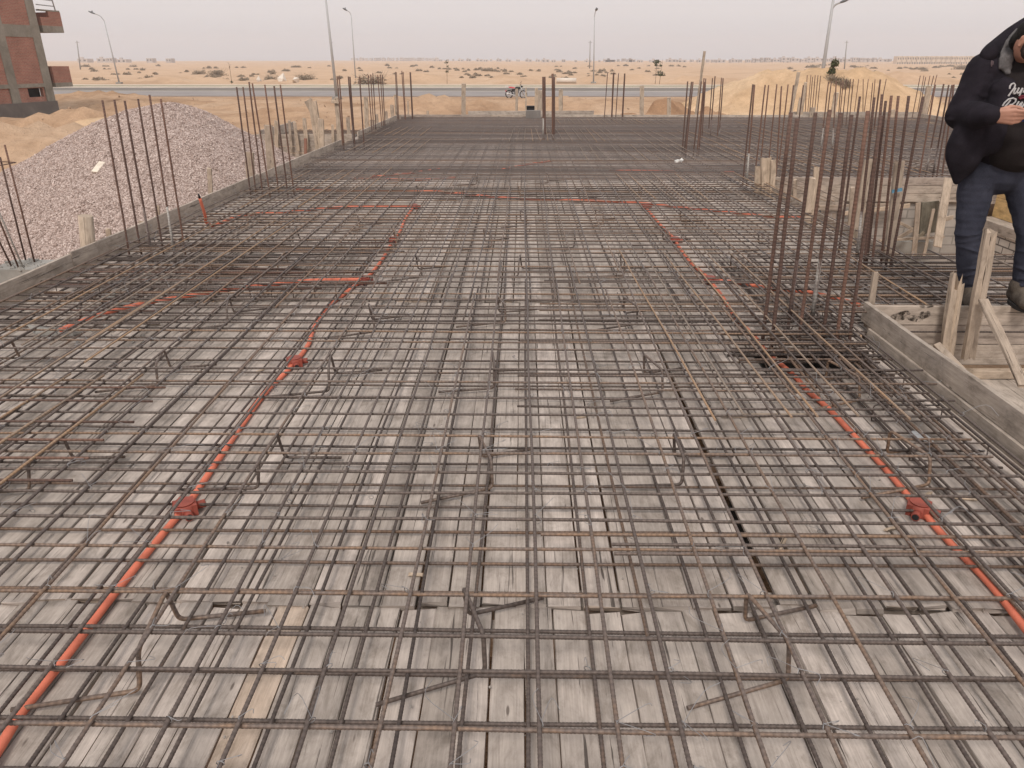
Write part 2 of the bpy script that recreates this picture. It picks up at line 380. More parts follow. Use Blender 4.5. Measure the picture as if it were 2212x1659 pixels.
b.col(b.mix(b.attr('tone'), (0.22, 0.175, 0.13), (0.36, 0.285, 0.21))); b.rough(1); M['shrub'] = b.m
b = NB('green_leaf'); b.col(b.mix(b.attr('tone'), (0.045, 0.05, 0.025), (0.11, 0.115, 0.055))); b.rough(0.9); M['leaf'] = b.m
M['trunk'] = plain('twig_bark', (0.17, 0.12, 0.09), 0.95)
# ================================================================ GROUND
def fbm(x, y, s, o=4):
    return noise.fractal(Vector((x * s, y * s, 3.7)), 1.0, 2.0, o)
MOUNDS = []   # (x, y, rx, ry, h)
def mound_px(px, py, rx, ry, h):
    g = G(px, py, GZ); MOUNDS.append((g.x, g.y, rx, ry, h))
mound_px(50, 305, 5.0, 1.8, 0.75); mound_px(200, 268, 5, 2, 0.4); mound_px(232, 221, 6.5, 3.0, 0.95); mound_px(165, 216, 4, 2, 0.35)
mound_px(330, 228, 7, 3.0, 0.35); mound_px(600, 262, 3.5, 2, 0.5); mound_px(690, 250, 4, 2.2, 0.45); mound_px(910, 243, 4.2, 2.4, 0.75)
mound_px(1010, 240, 4, 2, 0.35); mound_px(1140, 236, 4, 2, 0.4); mound_px(1250, 235, 4, 2, 0.5); mound_px(1320, 240, 3, 2, 0.3)
mound_px(450, 215, 8, 3, 0.4); mound_px(110, 330, 5, 2.2, .7); mound_px(15, 345, 4, 2, .6); mound_px(205, 300, 3.5, 2, .6); mound_px(300, 240, 4, 2, .6); mound_px(560, 235, 5, 2, 0.4)
ROADY0, ROADY1 = 74.5, 108.0
def gh(x, y):
    far = min(1, max(0, (y - 112) / 60)); near = min(1, max(0, (70 - y) / 12)) * min(1, max(0, (y - 6) / 8))
    z = GZ
    if near > 0:
        z += near * (fbm(x, y, 0.16) * 0.26 + fbm(x, y, 0.7, 4) * 0.13)
        for mx_, my, rx, ry, h in MOUNDS:
            q = ((x - mx_) / rx) ** 2 + ((y - my) / ry) ** 2
            if q < 6: z += near * h * math.exp(-q * 1.4) * (1 + 0.5 * fbm(x, y, 1.1, 3))
    else:
        z += -0.01 if 66 < y < 112 else 0
    if far > 0:
        z += far * (fbm(x, y, 0.012) * 0.55 + fbm(x, y, 0.06, 3) * 0.22)
        if y < 150: z += min(1, max(0, (y - 111) / 6)) * max(0, fbm(x + 40, y, 0.10, 4) + .05) * 1.9 * max(0, 1 - (y - 112) / 38)
        z += 1.5 * max(0, min(1, (y - 500) / 700)) * (0.9 + 1.2 * fbm(x, 0, 0.0032, 3))
    return z
def gz(x, y): return gh(x, y)
def grid_axis(lo, hi, n, p): return [lo + (hi - lo) * (i / n) ** p for i in range(n + 1)]
xs = sorted(set([round(s_ * v, 3) for v in grid_axis(0, 60, 120, 1.15) + grid_axis(60, 2200, 44, 2.0) for s_ in (-1, 1)]))
ys = [-60, -20] + [round(v, 3) for v in grid_axis(0, 70, 190, 1.0)] + [72, 74, 80, 90, 100, 106, 110] + [round(v, 3) for v in grid_axis(112, 200, 60, 1.1)] + [round(v, 3) for v in grid_axis(203, 2400, 90, 2.0)]
g = MB(); g.smooth = True
for y in ys:
    for x in xs: g.add((x, y, gh(x, y)))
nx = len(xs)
for j in range(len(ys) - 1):
    for i in range(nx - 1):
        a = j * nx + i; g.face([a, a + 1, a + nx + 1, a + nx])
tag(g.build('ground', M['sand']), kind='structure')
# ---------------------------------------------------------------- road
def strip(name, mat, y0, y1, z0, z1=None, X=420):
    m = MB(); m.box((-X, y0, GZ - 0.06 if z1 is None else z0), (X, y1, (z0 if z1 is None else z1))); o = m.build(name, mat); return tag(o, kind='structure')
RZ = GZ + 0.06
def Yof(py, z): return G(1106, py, z).y
yA, yB, yC, yD, yE = Yof(207.3, RZ), Yof(197.0, RZ), Yof(190.0, RZ), Yof(189.2, RZ + .12), Yof(184.4, RZ + .12)
strip('road', M['asphalt'], yA, yB, RZ); strip('road_far_lane', M['asphalt2'], yB + .25, yC, RZ)
m = MB(); m.box((-420, yB, GZ), (420, yB + .25, RZ + .015)); tag(m.build('road_gutter_kerb', M['kerb']), kind='structure')
m = MB(); m.box((-420, yC, GZ), (420, yC + .8, RZ + .14)); tag(m.build('median_kerb', M['kerb']), kind='structure')
m = MB(); m.box((-420, yC + .8, GZ), (420, yE, RZ + .09)); tag(m.build('verge', M['verge']), kind='structure')
m = MB(); m.box((-420, yE, GZ), (420, yE + 1.4, RZ + .16)); tag(m.build('verge_far_kerb', M['kerb']), kind='structure')

# ================================================================ DECK
m = MB()
ZROW = 0; GAPS = []; RAWX = G(600, 1400, 0).x
def interval(y0, y1, x0, x1, wmean=0.115, hole=None, zr=0.002, rag=0.006, g0=0.002, g1=0.010, seg=0.6, endj=0.03):
    x = x0
    while x < x1:
        wd = min(rnd(wmean * .82, wmean * 1.25), x1 - x + .02); ga = rnd(g0, g1)
        if random.random() < 0.02: ga += rnd(0.004, 0.010)
        tw = 0
        for gx, gw in GAPS:
            if x < gx <= x + wd: ga = gw; tw = gw - .003
        a0, a1 = y0 + rnd(0, endj), y1 - rnd(0, endj)
        zz = rnd(-zr, zr) + ZROW; tone = random.random() * .98
        if ZROW and x < RAWX <= x + wd: tone = .99
        parts = [(a0, a1)]
        if hole:
            hx0, hx1, hy0, hy1 = hole
            if x + wd > hx0 and x < hx1 and a0 < hy1 and a1 > hy0: parts = [(a0, hy0), (hy1, a1)]
        for (p0, p1) in parts:
            if p1 - p0 > .05:
                dx = rnd(-.006, .006)
                m.plank((x + wd / 2 + dx * (not tw), p0, zz), (x + wd / 2 + tw / 2, p1, zz + rnd(-.001, .001)), (0, 0, 1), wd, 0.022, tone, 0.0015, w1=wd + tw, bev=0.003, seg=seg, ragged=rag)
        x += wd + ga
HOLE = (1.50, 2.12, 4.12, 4.55)
LX = -3.92
ZROW = -0.010; GAPS = [(G(885, 1350, 0).x, .013), (G(955, 1360, 0).x, .016)]; interval(0.35, 2.095, LX, 2.32, 0.105, None, 0.006, 0.012, 0.002, 0.007, 0.2, 0.06); ZROW = 0; GAPS = [(G(1565, 1130, 0).x, .046), (G(1187, 900, 0).x, .009)]
interval(2.055, 5.60, LX, 2.32, 0.115, HOLE, 0.003, 0.008, seg=.5)
GAPS = []
interval(5.62, 9.20, LX, 3.50, 0.115, None, 0.003, 0.006)
interval(9.22, 12.7, LX, 3.50, 0.115)
interval(12.7, 18.0, LX, 3.50, 0.16, seg=2)
interval(18.0, 24.4, LX, 3.50, 0.18, seg=3)
interval(11.05, 24.4, 3.5, 12.2, 0.22, seg=5)
interval(4.95, 6.75, 2.32, 6.4, 0.12, seg=.6)      # strip the man stands on
interval(5.60, 6.75, 2.32, 3.5, 0.12)
interval(17.8, 20.2, -5.9, LX - .05, 0.2, seg=2)
deck = m.build('formwork_deck', M['deck'])
tag(deck, 'worn grey plank decking of the slab formwork under the reinforcement bars', 'formwork deck', kind='structure')
# joists under the decking, seen through the gaps
for y in [0.5, 2.00, 2.16, 3.2, 4.3, 5.5, 5.66, 6.9, 8.1, 9.2, 10.4, 11.6]:
    m = MB(); m.plank((LX, y, -0.044), (3.3 if y > 5 else 2.3, y, -0.044), (0, 0, 1), 0.09, 0.09, seg=1); m.build('joist', M['deck'], deck)
for x in (-3.4, -1.8, 0, 1.6, 3.0, 5.5, 8, 11):             # props holding it up
    for y in (1.0, 3.4, 6, 8.6, 12, 16, 20, 24):
        if x > 3.2 and y < 11: continue
        m = MB(); m.tube([(x, y, GZ - .3), (x, y, -0.135)], 0.045, 7); m.build('prop', M['stake'], deck)
# ---------------------------------------------------------------- edge forms
def form(name, label, pieces, mat='greyboard'):
    """one board-built side of the formwork: pieces are (a, b, normal, height, thickness)"""
    m = MB()
    for a, b_, n_, h, t, *o in pieces: m.plank(a, b_, n_, h, t, o[0] if o else None, 0.004, bev=0.003, seg=0.6)
    return tag(m.build(name, M[mat]), label, 'formwork board')
TZ = 0.20
def hz(x0, y0, x1, y1, ztop, h, nrm, t=0.025, tone=None):
    return ((x0, y0, ztop - h / 2), (x1, y1, ztop - h / 2), nrm, h, t, tone)
form('edge_board', 'long grey edge board along the left side in front of the gravel heap',
     [hz(-3.95, 1.0, -3.93, 6.3, TZ, 0.13, (1, 0, 0)), hz(-3.93, 6.32, -3.90, 11.2, TZ + .01, .13, (1, 0, 0)), hz(-3.90, 11.22, -3.86, 16.5, TZ, .13, (1, 0, 0)),
      hz(-3.95, 1.0, -3.93, 7.6, TZ - .132, 0.14, (1, 0, 0)), hz(-3.93, 7.62, -3.86, 16.5, TZ - .132, .14, (1, 0, 0))])
form('edge_board', 'grey edge board at the far left of the slab, running to the back left corner',
     [hz(-3.88, 18.3, -3.86, 24.3, TZ, .16, (1, 0, 0)), hz(-3.88, 18.3, -3.86, 24.3, TZ - .165, .14, (1, 0, 0))])
form('edge_board', 'two stacked grey side boards sloping past the pit at the right front',
     [hz(2.40, 0.9, 2.40, 5.02, TZ, .14, (-1, 0, 0), .03), hz(2.385, 0.9, 2.385, 4.86, TZ - .143, .13, (-1, 0, 0), .03),
      ((2.31, .9, .012), (2.31, 4.7, .012), (0, 0, 1), .04, .03)], 'greyboard')
form('pit_side_boards', 'brownish stacked boards with dark oil stains across the pit below the man',
     [hz(2.42, 4.92, 7.2, 4.92, TZ, .135, (0, -1, 0), .03), hz(2.42, 4.925, 7.2, 4.925, TZ - .137, .14, (0, -1, 0), .03), hz(2.42, 4.92, 7.2, 4.92, TZ - .28, .15, (0, -1, 0), .03)], 'form')
form('edge_board', 'thin pale edge board of the bay beside the brick-walled void',
     [hz(3.50, 6.75, 3.50, 11.0, 0.10, .13, (-1, 0, 0), .025), hz(3.54, 6.75, 3.54, 11.0, -0.02, .2, (1, 0, 0), .025), hz(3.54, 6.75, 3.54, 11.0, -0.23, .2, (1, 0, 0), .025)], 'form')
form('beam_side_boards', 'weathered four board high beam side above the grey brick wall of the void',
     [hz(3.52, 11.0, 6.5, 11.0, TZ, .105, (0, -1, 0), .03, .3), hz(3.52, 10.995, 6.5, 10.995, TZ - .107, .11, (0, -1, 0), .03, .8), hz(3.52, 11.0, 6.5, 11.0, TZ - .22, .12, (0, -1, 0), .03, .95),
      hz(3.52, 11.0, 4.7, 11.0, TZ - .345, .13, (0, -1, 0), .03, .7), hz(3.52, 11.0, 4.6, 11.0, TZ - .48, .14, (0, -1, 0), .03, .5), hz(3.52, 11.0, 4.9, 11.0, TZ - .63, .14, (0, -1, 0), .03, .8), hz(3.52, 11.0, 4.5, 11.0, TZ - .78, .14, (0, -1, 0), .03, .4)], 'form')
form('edge_board', 'long edge board across the right wing front beyond the void', [hz(6.5, 11.0, 12.3, 11.0, TZ, .16, (0, -1, 0)), hz(6.5, 11.0, 12.3, 11.0, TZ - .17, .2, (0, -1, 0))])
yF = 24.3
form('edge_board', 'grey edge board at the back of the slab, left of the raised middle part', [hz(-3.86, yF, -1.0, yF, TZ, .16, (0, -1, 0), .05), hz(-3.86, yF, -1.0, yF, TZ - .165, .16, (0, -1, 0), .05)], 'form')
form('edge_board', 'raised dark grey double board in the middle of the back edge', [hz(-1.7, yF + .12, 1.0, yF + .12, TZ + .10, .14, (0, -1, 0), .05), hz(-1.1, yF + .1, 1.0, yF + .1, TZ - .045, .16, (0, -1, 0), .05), hz(1.0, yF + .13, 2.2, yF + .13, TZ + .11, .16, (0, -1, 0), .05)], 'greyboard')
form('edge_board', 'long straight grey edge board along the back of the slab on the right', [hz(1.0, yF, 9.2, yF, TZ, .18, (0, -1, 0), .05), hz(1.0, yF, 12.3, yF, TZ - .185, .15, (0, -1, 0), .05)])
form('edge_board', 'grey edge board closing the far right corner of the slab', [hz(8.3, yF + .35, 12.3, yF + .35, TZ + .07, .18, (0, -1, 0), .05), hz(12.35, 11.0, 12.35, yF + .35, TZ + .02, .2, (-1, 0, 0), .05)])
# annex form on the left
form('annex_front_boards', 'stacked brown boards facing the camera on the small left annex', [hz(-5.95, 17.7, -3.9, 17.7, TZ - .14 * k, .135, (0, -1, 0), .04) for k in range(4)], 'form')
form('annex_side_board', 'grey board along the outer side of the small left annex', [hz(-5.98, 17.7, -5.95, 20.4, TZ + .08, .2, (1, 0, 0), .04), hz(-6.7, 17.0, -5.95, 17.7, TZ - .0, .22, (0, -1, 0), .04), hz(-5.98, 17.7, -5.95, 20.4, TZ - .13, .2, (1, 0, 0), .04)])
form('annex_shelf', 'ragged little board shelf below the left annex', [((-5.6, 17.2, -.42), (-4.0, 17.2, -.42), (0, 0, 1), .9, .03)], 'form')
# oil stains on the pit boards: thin real splashes of bitumen
tar = plain('black_bitumen', (0.035, 0.028, 0.024), 0.8, 0, 0.4, 30)
# pit below the right side boards
m = MB(); x = 2.46
for k in range(34):
    wd = rnd(.11, .15); m.plank((x + wd / 2, 1.4, -0.30), (x + wd / 2, 4.88, -0.30 + rnd(-.003, .003)), (0, 0, 1), wd, .03, None, .002, bev=.002, seg=1); x += wd + rnd(.0, .004)
tag(m.build('pit_floor_boards', M['greyboard']), kind='structure')
m = MB(); m.plank((2.9, 4.83, -.235), (7.0, 4.86, -.235), (0, 0, 1), .06, .06, .9, .006)
tag(m.build('ledger_batten', M['stake']), 'pale batten lying at the foot of the stained pit boards', 'batten')
# dark column pocket under the near column bars
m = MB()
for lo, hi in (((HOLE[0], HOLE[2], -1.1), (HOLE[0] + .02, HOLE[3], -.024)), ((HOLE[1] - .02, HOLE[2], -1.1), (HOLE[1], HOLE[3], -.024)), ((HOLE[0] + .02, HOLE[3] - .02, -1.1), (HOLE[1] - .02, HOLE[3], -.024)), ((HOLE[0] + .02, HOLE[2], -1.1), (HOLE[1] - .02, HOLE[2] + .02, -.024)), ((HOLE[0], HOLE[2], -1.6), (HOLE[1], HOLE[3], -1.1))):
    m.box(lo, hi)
tag(m.build('column_stub', plain('pocket_shade_concrete', (0.06, 0.055, 0.05), .95)), 'dark open column pocket in the decking under the tall near starter bars', 'column')  # near-black colour paints the shade of the deep pocket onto its concrete

# ================================================================ VOID: brick walls
def wall(name, label, cat, a, b_, z0, z1, t, mat, nrm):
    a = V(*a, 0); b_ = V(*b_, 0); d = (b_ - a); L = d.length; d.normalize(); n_ = V(*nrm, 0).normalized()
    m = MB(); k = len(m.v)
    for q in (a, b_):
        for z in (z0, z1): m.add(V(q.x, q.y, z)); 
    for q in (a, b_):
        for z in (z0, z1): m.add(V(q.x, q.y, z) - n_ * t)
    H = z1 - z0
    fr = [0, 2, 3, 1]; uv = [(0, 0), (L, 0), (L, H), (0, H)]
    if d.cross(V(0, 0, 1)).dot(n_) < 0: fr = fr[::-1]; uv = uv[::-1]
    m.face(fr, uv); m.face([5, 7, 6, 4] if fr[0] == 0 else [4, 6, 7, 5], uv); m.face([1, 3, 7, 5], [(0, 0), (L, 0), (L, t), (0, t)])
    m.face([0, 1, 5, 4], [(0, 0), (0, H), (t, H), (t, 0)]); m.face([2, 6, 7, 3], [(0, 0), (t, 0), (t, H), (0, H)]); m.face([0, 4, 6, 2], [(0, 0), (0, t), (L, t), (L, 0)])
    return tag(m.build(name, M[mat]), label, cat)
wall('brick_wall', 'mortar-smeared grey brick wall at the back of the void', 'wall', (3.56, 11.06), (6.58, 11.06), GZ, -.02, .2, 'greybrick', (0, -1))
wall('brick_wall', 'pale rough limestone brick wall seen behind the man', 'wall', (6.6, 11.0), (6.6, 7.0), GZ, -.40, .25, 'whitebrick', (-1, 0))
form('wall_plate', 'whitish plank on top of the pale brick wall, seen between the legs of the man', [((6.72, 7.0, -.33), (6.72, 10.9, -.33), (0, 0, 1), .28, .14)], 'greyboard')
m = MB(); m.plank((6.8, 7.0, -.19), (6.8, 10.9, -.19), (-1, 0, 0), .27, .03, .5); m.plank((6.8, 7.0, .07), (6.8, 10.9, .07), (-1, 0, 0), .24, .03, .6)
tag(m.build('yellow_panel', M['yellowwood']), 'fresh yellow formwork panel seen between the legs of the man', 'formwork panel')
wall('concrete_pier', 'plain grey concrete pier in the brick wall of the void', 'pier', (5.5, 10.98), (6.1, 10.98), GZ, -.72, .15, 'concrete', (0, -1))

# ================================================================ GRAVEL HEAP
hx, hy = G(414, 221, 0.95).x, 15.2
def hh(x, y):
    dx, dy = x - hx, y - hy
    dx = dx / (1.22 if dx < 0 else 0.86); r = math.sqrt(dx * dx + dy * dy * 1.08)
    z = 0.98 - 0.60 * (math.sqrt(r * r + 0.62) - 0.79)
    return z + fbm(x, y, 0.7, 3) * 0.07 + fbm(x, y, 3, 2) * 0.02
m = MB(); m.smooth = True
nxg, nyg = 190, 120; x0, x1, y0, y1 = hx - 8.5, min(hx + 4.4, LX - .12), hy - 5.2, hy + 4.6
for j in range(nyg + 1):
    for i in range(nxg + 1):
        x, y = x0 + (x1 - x0) * i / nxg, y0 + (y1 - y0) * j / nyg
        m.add((x, y, max(hh(x, y) + rnd(-.012, .012), GZ - .35)))
for j in range(nyg):
    for i in range(nxg):
        a = j * (nxg + 1) + i; m.face([a, a + 1, a + nxg + 2, a + nxg + 1])
gravel = m.build('gravel_heap', M['gravel'])
tag(gravel, 'big heap of pinkish grey gravel behind the left edge board', 'gravel heap')
m = MB()
def rock(m, c, r, tone):
    b_ = len(m.v); q = Euler((rnd(0, 6), rnd(0, 6), rnd(0, 6))).to_matrix(); s_ = (r * rnd(.8, 1.3), r * rnd(.6, 1), r * rnd(.4, .8))
    for v_ in ((1, 0, 0), (-1, 0, 0), (0, 1, 0), (0, -1, 0), (0, 0, 1), (0, 0, -1)):
        m.add(c + q @ V(v_[0] * s_[0], v_[1] * s_[1], v_[2] * s_[2]))
    for f in ((0, 2, 4), (2, 1, 4), (1, 3, 4), (3, 0, 4), (2, 0, 5), (1, 2, 5), (3, 1, 5), (0, 3, 5)): m.face([b_ + i for i in f], [(0, 0)] * 3, tone)
cnt = 0
while cnt < 34000:
    x, y = rnd(x0, x1), hy + rnd(-5.2, 1.4); z = hh(x, y)
    if z < GZ - .1 or x > LX - .16: continue
    rock(m, V(x, y, z + .004), rnd(.009, .024) * (1.6 if random.random() < .06 else 1), random.random()); cnt += 1
for k in range(1500):
    a_ = rnd(0, 6.28); q = rnd(.9, 1.25); x, y = hx + math.cos(a_) * 6.3 * q, hy - abs(math.sin(a_)) * 4.4 * q
    if x < LX - .2 and gh(x, y) > hh(x, y) - .05: rock(m, V(x, y, gh(x, y) + .01), rnd(.012, .035), random.random())
st = m.build('gravel_stones', M['stone'], gravel); st['kind'] = 'stuff'
m = MB(); c = G(213, 362, -.05)
def on_heap(px, py):                                 # where the photo's ray meets the heap
    d = ray(px, py); t = 6
    while t < 40:
        q = CO + d * t
        if q.z < max(hh(q.x, q.y), gh(q.x, q.y)): return q
        t += .03
    return CO + d * 15
a_, b2 = on_heap(205, 374), on_heap(222, 352); up = V(0, -.5, .85)
m.plank(a_ + up * .03, b2 + up * .03, up, .12, .03, 1.0)
tag(m.build('offcut_board', plain('pale_offcut', (0.66, 0.58, 0.48), .8)), 'pale cut plank lying on the gravel heap', 'plank')
# ---------------------------------------------------------------- sand heaps
def heap(name, label, fn, x0, x1, y0, y1, n, mat, cat='sand heap'):
    m = MB(); m.smooth = True; nx_, ny_ = n
    for j in range(ny_ + 1):
        for i in range(nx_ + 1):
            x, y = x0 + (x1 - x0) * i / nx_, y0 + (y1 - y0) * j / ny_
            m.add((x, y, fn(x, y)))
    for j in range(ny_):
        for i in range(nx_):
            a = j * (nx_ + 1) + i; m.face([a, a + 1, a + nx_ + 2, a + nx_ + 1])
    return tag(m.build(name, M[mat]), label, cat)
def g2(x, y, cx, cy, rx, ry, h, p=1.0): return h * math.exp(-(((x - cx) / rx) ** 2 + ((y - cy) / ry) ** 2) ** p)
k1, k2, k3 = P(1690, 157, 42), P(1795, 158, 40), P(1900, 168, 42)
def dune(x, y):
    z = g2(x, y, k1.x, 42, 3.9, 4.5, 2.15, .9) + 0.12 * g2(x, y, k2.x, 40, 3.2, 4, 1.5) + g2(x, y, k3.x - .2, 41, 3.7, 4.5, 2.0, 1.1)
    z += g2(x, y, P(1560, 205, 43).x, 43, 3.2, 4.0, .8, 1.1)
    return GZ - .25 + z + fbm(x, y, .5, 4) * .25 * min(1, z) + fbm(x, y, 1.8, 4) * .09 + abs(fbm(x * 1.6, y * .5, 1.1, 3)) * -.16 * min(1, z)
heap('sand_dune', 'large yellow sand heap rising behind the right wing of the slab', dune, k1.x - 17, k3.x + 12, 31, 54, (170, 110), 'dune')
s1 = G(262, 285, GZ + .5)
heap('sand_heap', 'small yellow sand heap behind the gravel heap', lambda x, y: GZ - .2 + g2(x, y, s1.x - .2, s1.y - 1.0, 2.3, 2.4, 1.35, .9) + fbm(x, y, .8, 3) * .1, s1.x - 8, s1.x + 8, s1.y - 7, s1.y + 5, (80, 60), 'dune')
s2 = G(1260, 240, GZ)
def br(x, y):
    a = (x - s2.x) / 4.6; k = math.exp(-(a * a) - ((y - 33 - 1.5 * a) / 2.2) ** 2)
    return GZ - .15 + 1.35 * k * (1 + .5 * fbm(x, y, .9, 4)) + .05 * fbm(x, y, 4, 2)
s2 = P(1425, 215, 33)
heap('soil_heap', 'rough brown spoil heap behind the middle of the back edge', br, s2.x - 8, s2.x + 8, 28, 38, (110, 70), 'brownsoil', 'soil heap')
# rubble on the site
m = MB()
for k in range(420):
    px, py = rnd(-50, 1500), 215 + 190 * random.random() ** 2.2
    q = G(px, py, GZ); 
    if q.y < 26 and q.x > -4.2: continue
    q.z = gh(q.x, q.y); rock(m, q, rnd(.03, .11), rnd(.0, .9))
tag(m.build('rubble', plain('rubble_stone', (0.36, 0.25, 0.17), .95, 0, .3, 3)), 'scattered stones and clods over the sandy site', 'rubble', kind='stuff')

# ================================================================ LEFT BUILDING (unfinished, red brick in a concrete frame)
c0 = G(128, 249, GZ); u_ = ray(1400, 129); u_ = V(u_.x, u_.y, 0).normalized(); back = -u_; nrm_ = V(-u_.y, u_.x, 0); nrm_ = -nrm_ if nrm_.dot(V(-c0.x, -c0.y, 0)) < 0 else nrm_
BM = Matrix(((back.x, -nrm_.x, 0, c0.x), (back.y, -nrm_.y, 0, c0.y), (0, 0, 1, 0), (0, 0, 0, 1)))   # local x along the side from the far corner, y inwards, z up
bld = empty('brick_building', c0); tag(bld, 'unfinished red brick block with a grey concrete frame and balconies at the far left', 'building')
inv = Matrix.Translation(-c0)
def bpart(name, boxes, mat, parent=None, lab=None):
    m = MB()
    for lo, hi in boxes: m.box(lo, hi, inv @ BM if parent is None or True else BM)
    o = m.build(name, M[mat] if isinstance(mat, str) else mat, bld); return o
F0, FH = GZ + 1.60, 2.63      # ground-floor beam underside, storey height
LB, WB = 17.0, 9.0
levels = [F0 + k * FH for k in range(4)]
cols = [0.0, 2.65, 5.9, 9.2, 12.5, 15.8]
bpart('plinth', [((-.05, -.06, GZ - .6), (LB, .25, GZ + .82)), ((-.3, .25, GZ - .6), (-.05, WB, GZ + .82))], 'plinth')
panels = []; 
# basement wall with a window opening between s=1.0 and 2.5
bz0, bz1 = GZ + .82, levels[0] - .0
wz0, wz1 = GZ + 1.08, GZ + 1.56; ws0, ws1 = .75, 1.9
def bpanel(name, boxes):
    m = MB()
    for lo, hi in boxes:
        b_ = len(m.v); q = [(lo[0], lo[1], lo[2]), (hi[0], lo[1], lo[2]), (hi[0], lo[1], hi[2]), (lo[0], lo[1], hi[2])]
        m.box(lo, hi, inv @ BM)
    return m.build(name, M['redbrick'], bld)
bpanel('basement_wall', [((0, .08, bz0), (ws0, .28, bz1)), ((ws1, .08, bz0), (LB, .28, bz1)), ((ws0, .08, bz0), (ws1, .28, wz0)), ((ws0, .08, wz1), (ws1, .28, bz1))])
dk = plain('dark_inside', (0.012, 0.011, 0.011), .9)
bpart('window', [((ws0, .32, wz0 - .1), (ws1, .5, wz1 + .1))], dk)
beams = []; 
for k, z in enumerate(levels):
    beams.append(((-.0, 0, z), (LB, .3, z + (.2 if k == 0 else .62))))
    beams.append(((-.3, .3, z), (-.0, WB, z + (.2 if k == 0 else .62))))
bpart('floor_beams', beams, 'frame')
for s_ in cols:
    colb = []
    for k, z in enumerate(levels):
        za = z + (.2 if k == 0 else .62); zb = levels[k + 1] if k + 1 < len(levels) else z + FH
        colb.append(((s_, .005, za), (s_ + .62, .3, zb)))
    colb.append(((s_, .004, bz0), (s_ + .62, .079, bz1)))
    bpart('column', colb, 'frame')

pn = []
for k, z in enumerate(levels):
    za = z + (.2 if k == 0 else .62); zb = levels[k + 1] if k + 1 < len(levels) else z + FH
    for s_, s2_ in zip(cols, cols[1:]): pn.append(((s_ + .62, .035, za), (s2_, .28, zb)))
    pn.append(((-.26, .3, za), (-.02, WB, zb)))
bpanel('brick_infill', pn)
bpart('roof_slab', [((-.4, -.1, levels[-1] + FH), (LB, WB, levels[-1] + FH + .3))], 'frame')
# balconies on the far face, seen edge-on past the corner
b0 = MB()
for k, (z, top, out) in enumerate(((levels[0] - .02, levels[0] + 1.1, 1.75), (levels[1] + .33, levels[1] + 1.42, 2.0))):
    bal = bpart('balcony_slab', [((-out, .02, z - .02), (-.31, 5.0, z + .22 + .1 * k))], 'frame')
    bal = bpanel('balcony_parapet', [((-out, .02, z + .22 + .1 * k), (-.31, .16, top - (.0 if k == 0 else .32))), ((-out, .16, z + .22 + .1 * k), (-out + .14, 5.0, top))] + ([((-out, .02, top - .32), (-1.0, .16, top))] if k else []))
m = MB(); zt = levels[1] + 1.42
m.box((-1.95, 0.0, zt), (-.31, .2, zt + .08), inv @ BM); m.build('balcony_ledge', M['frame'], bld)
m = MB()
for q in range(5):
    z = zt + .3 + q * .3
    m.tube([inv @ BM @ V(-1.75 + .05 * q, .1, z), inv @ BM @ V(-.3, .1, z + .02)], .03, 5)
m.tube([inv @ BM @ V(-1.75, .1, zt + .08), inv @ BM @ V(-1.55, .1, zt + 1.55)], .035, 5)
m.build('balcony_railing', M['lampsteel'], bld)

# ================================================================ STREET LAMPS AND POLES
def lamp(label, base, tip, armdir, headlen=.75, armlen=1.1, arm_at=None, r0=.11, off_top=False):
    base = Vector(base); o = empty('street_lamp', base); tag(o, label, 'street lamp', 'street lamps along the road')
    tp = Vector(tip) - base; m = MB()
    m.tube([(0, 0, 0), tp * .5, tp], r0, 10, r0 * .5); m.build('pole', M['lampsteel'], o)
    m = MB(); m.box((-.35, -.35, -.15), (.35, .35, .22)); m.build('base', M['concrete'], o)
    ad = Vector(armdir).normalized(); st = tp if arm_at is None else tp * arm_at
    pts = bez([st, st + ad * armlen * .35 + V(0, 0, .55 * armlen), st + ad * armlen + V(0, 0, .85 * armlen)], 5)
    m = MB(); m.tube(pts, r0 * .42, 8); m.build('arm', M['lampsteel'], o)
    h = MB(); d = (pts[-1] - pts[-2]).normalized(); c_ = pts[-1] + d * headlen * .35
    rot = d.to_track_quat('X', 'Z').to_matrix()
    h.ball(c_, (headlen * .5, .19, .11), 12, 8, rot); h.box((-.08, -.05, .06), (.08, .05, .24), Matrix.Translation(c_) @ rot.to_4x4())
    h.build('lamp_head', M['lamphead'], o); return o
def basept(px, py): g_ = G(px, py, GZ); return V(g_.x, g_.y, GZ)
b_ = basept(258, 181); lamp('bent-headed lamp post beyond the road at the far left, near the brick building', b_, P(225, 45, b_.y), (-1, -.6, 0), .9, 1.0)
b_ = basept(768.5, 175.5); lamp('slim lamp post with a small head standing right of the tall near post', b_, P(758.5, 33, b_.y), (-.8, -.9, 0), .9, .75)
b_ = basept(1282, 180); lamp('lamp post alone in the middle of the picture beyond the road', b_, P(1284.3, 36, b_.y), (.12, -1, 0), .8, .85)
b_ = V(G(728, 214, GZ).x, G(728, 214, GZ).y, GZ)
lamp('tall near lamp post on the near roadside, its top out of the picture', b_, P(700.5, -30, b_.y), (.65, -.5, 0), .9, 1.3, r0=.13)
b_ = V(P(1776, 165, 62).x, 62, GZ); lamp('tall leaning lamp post behind the yellow sand heap with a small side lamp', b_, P(1806, -40, 62), (.8, -.3, 0), .75, .55, arm_at=.78, r0=.16)
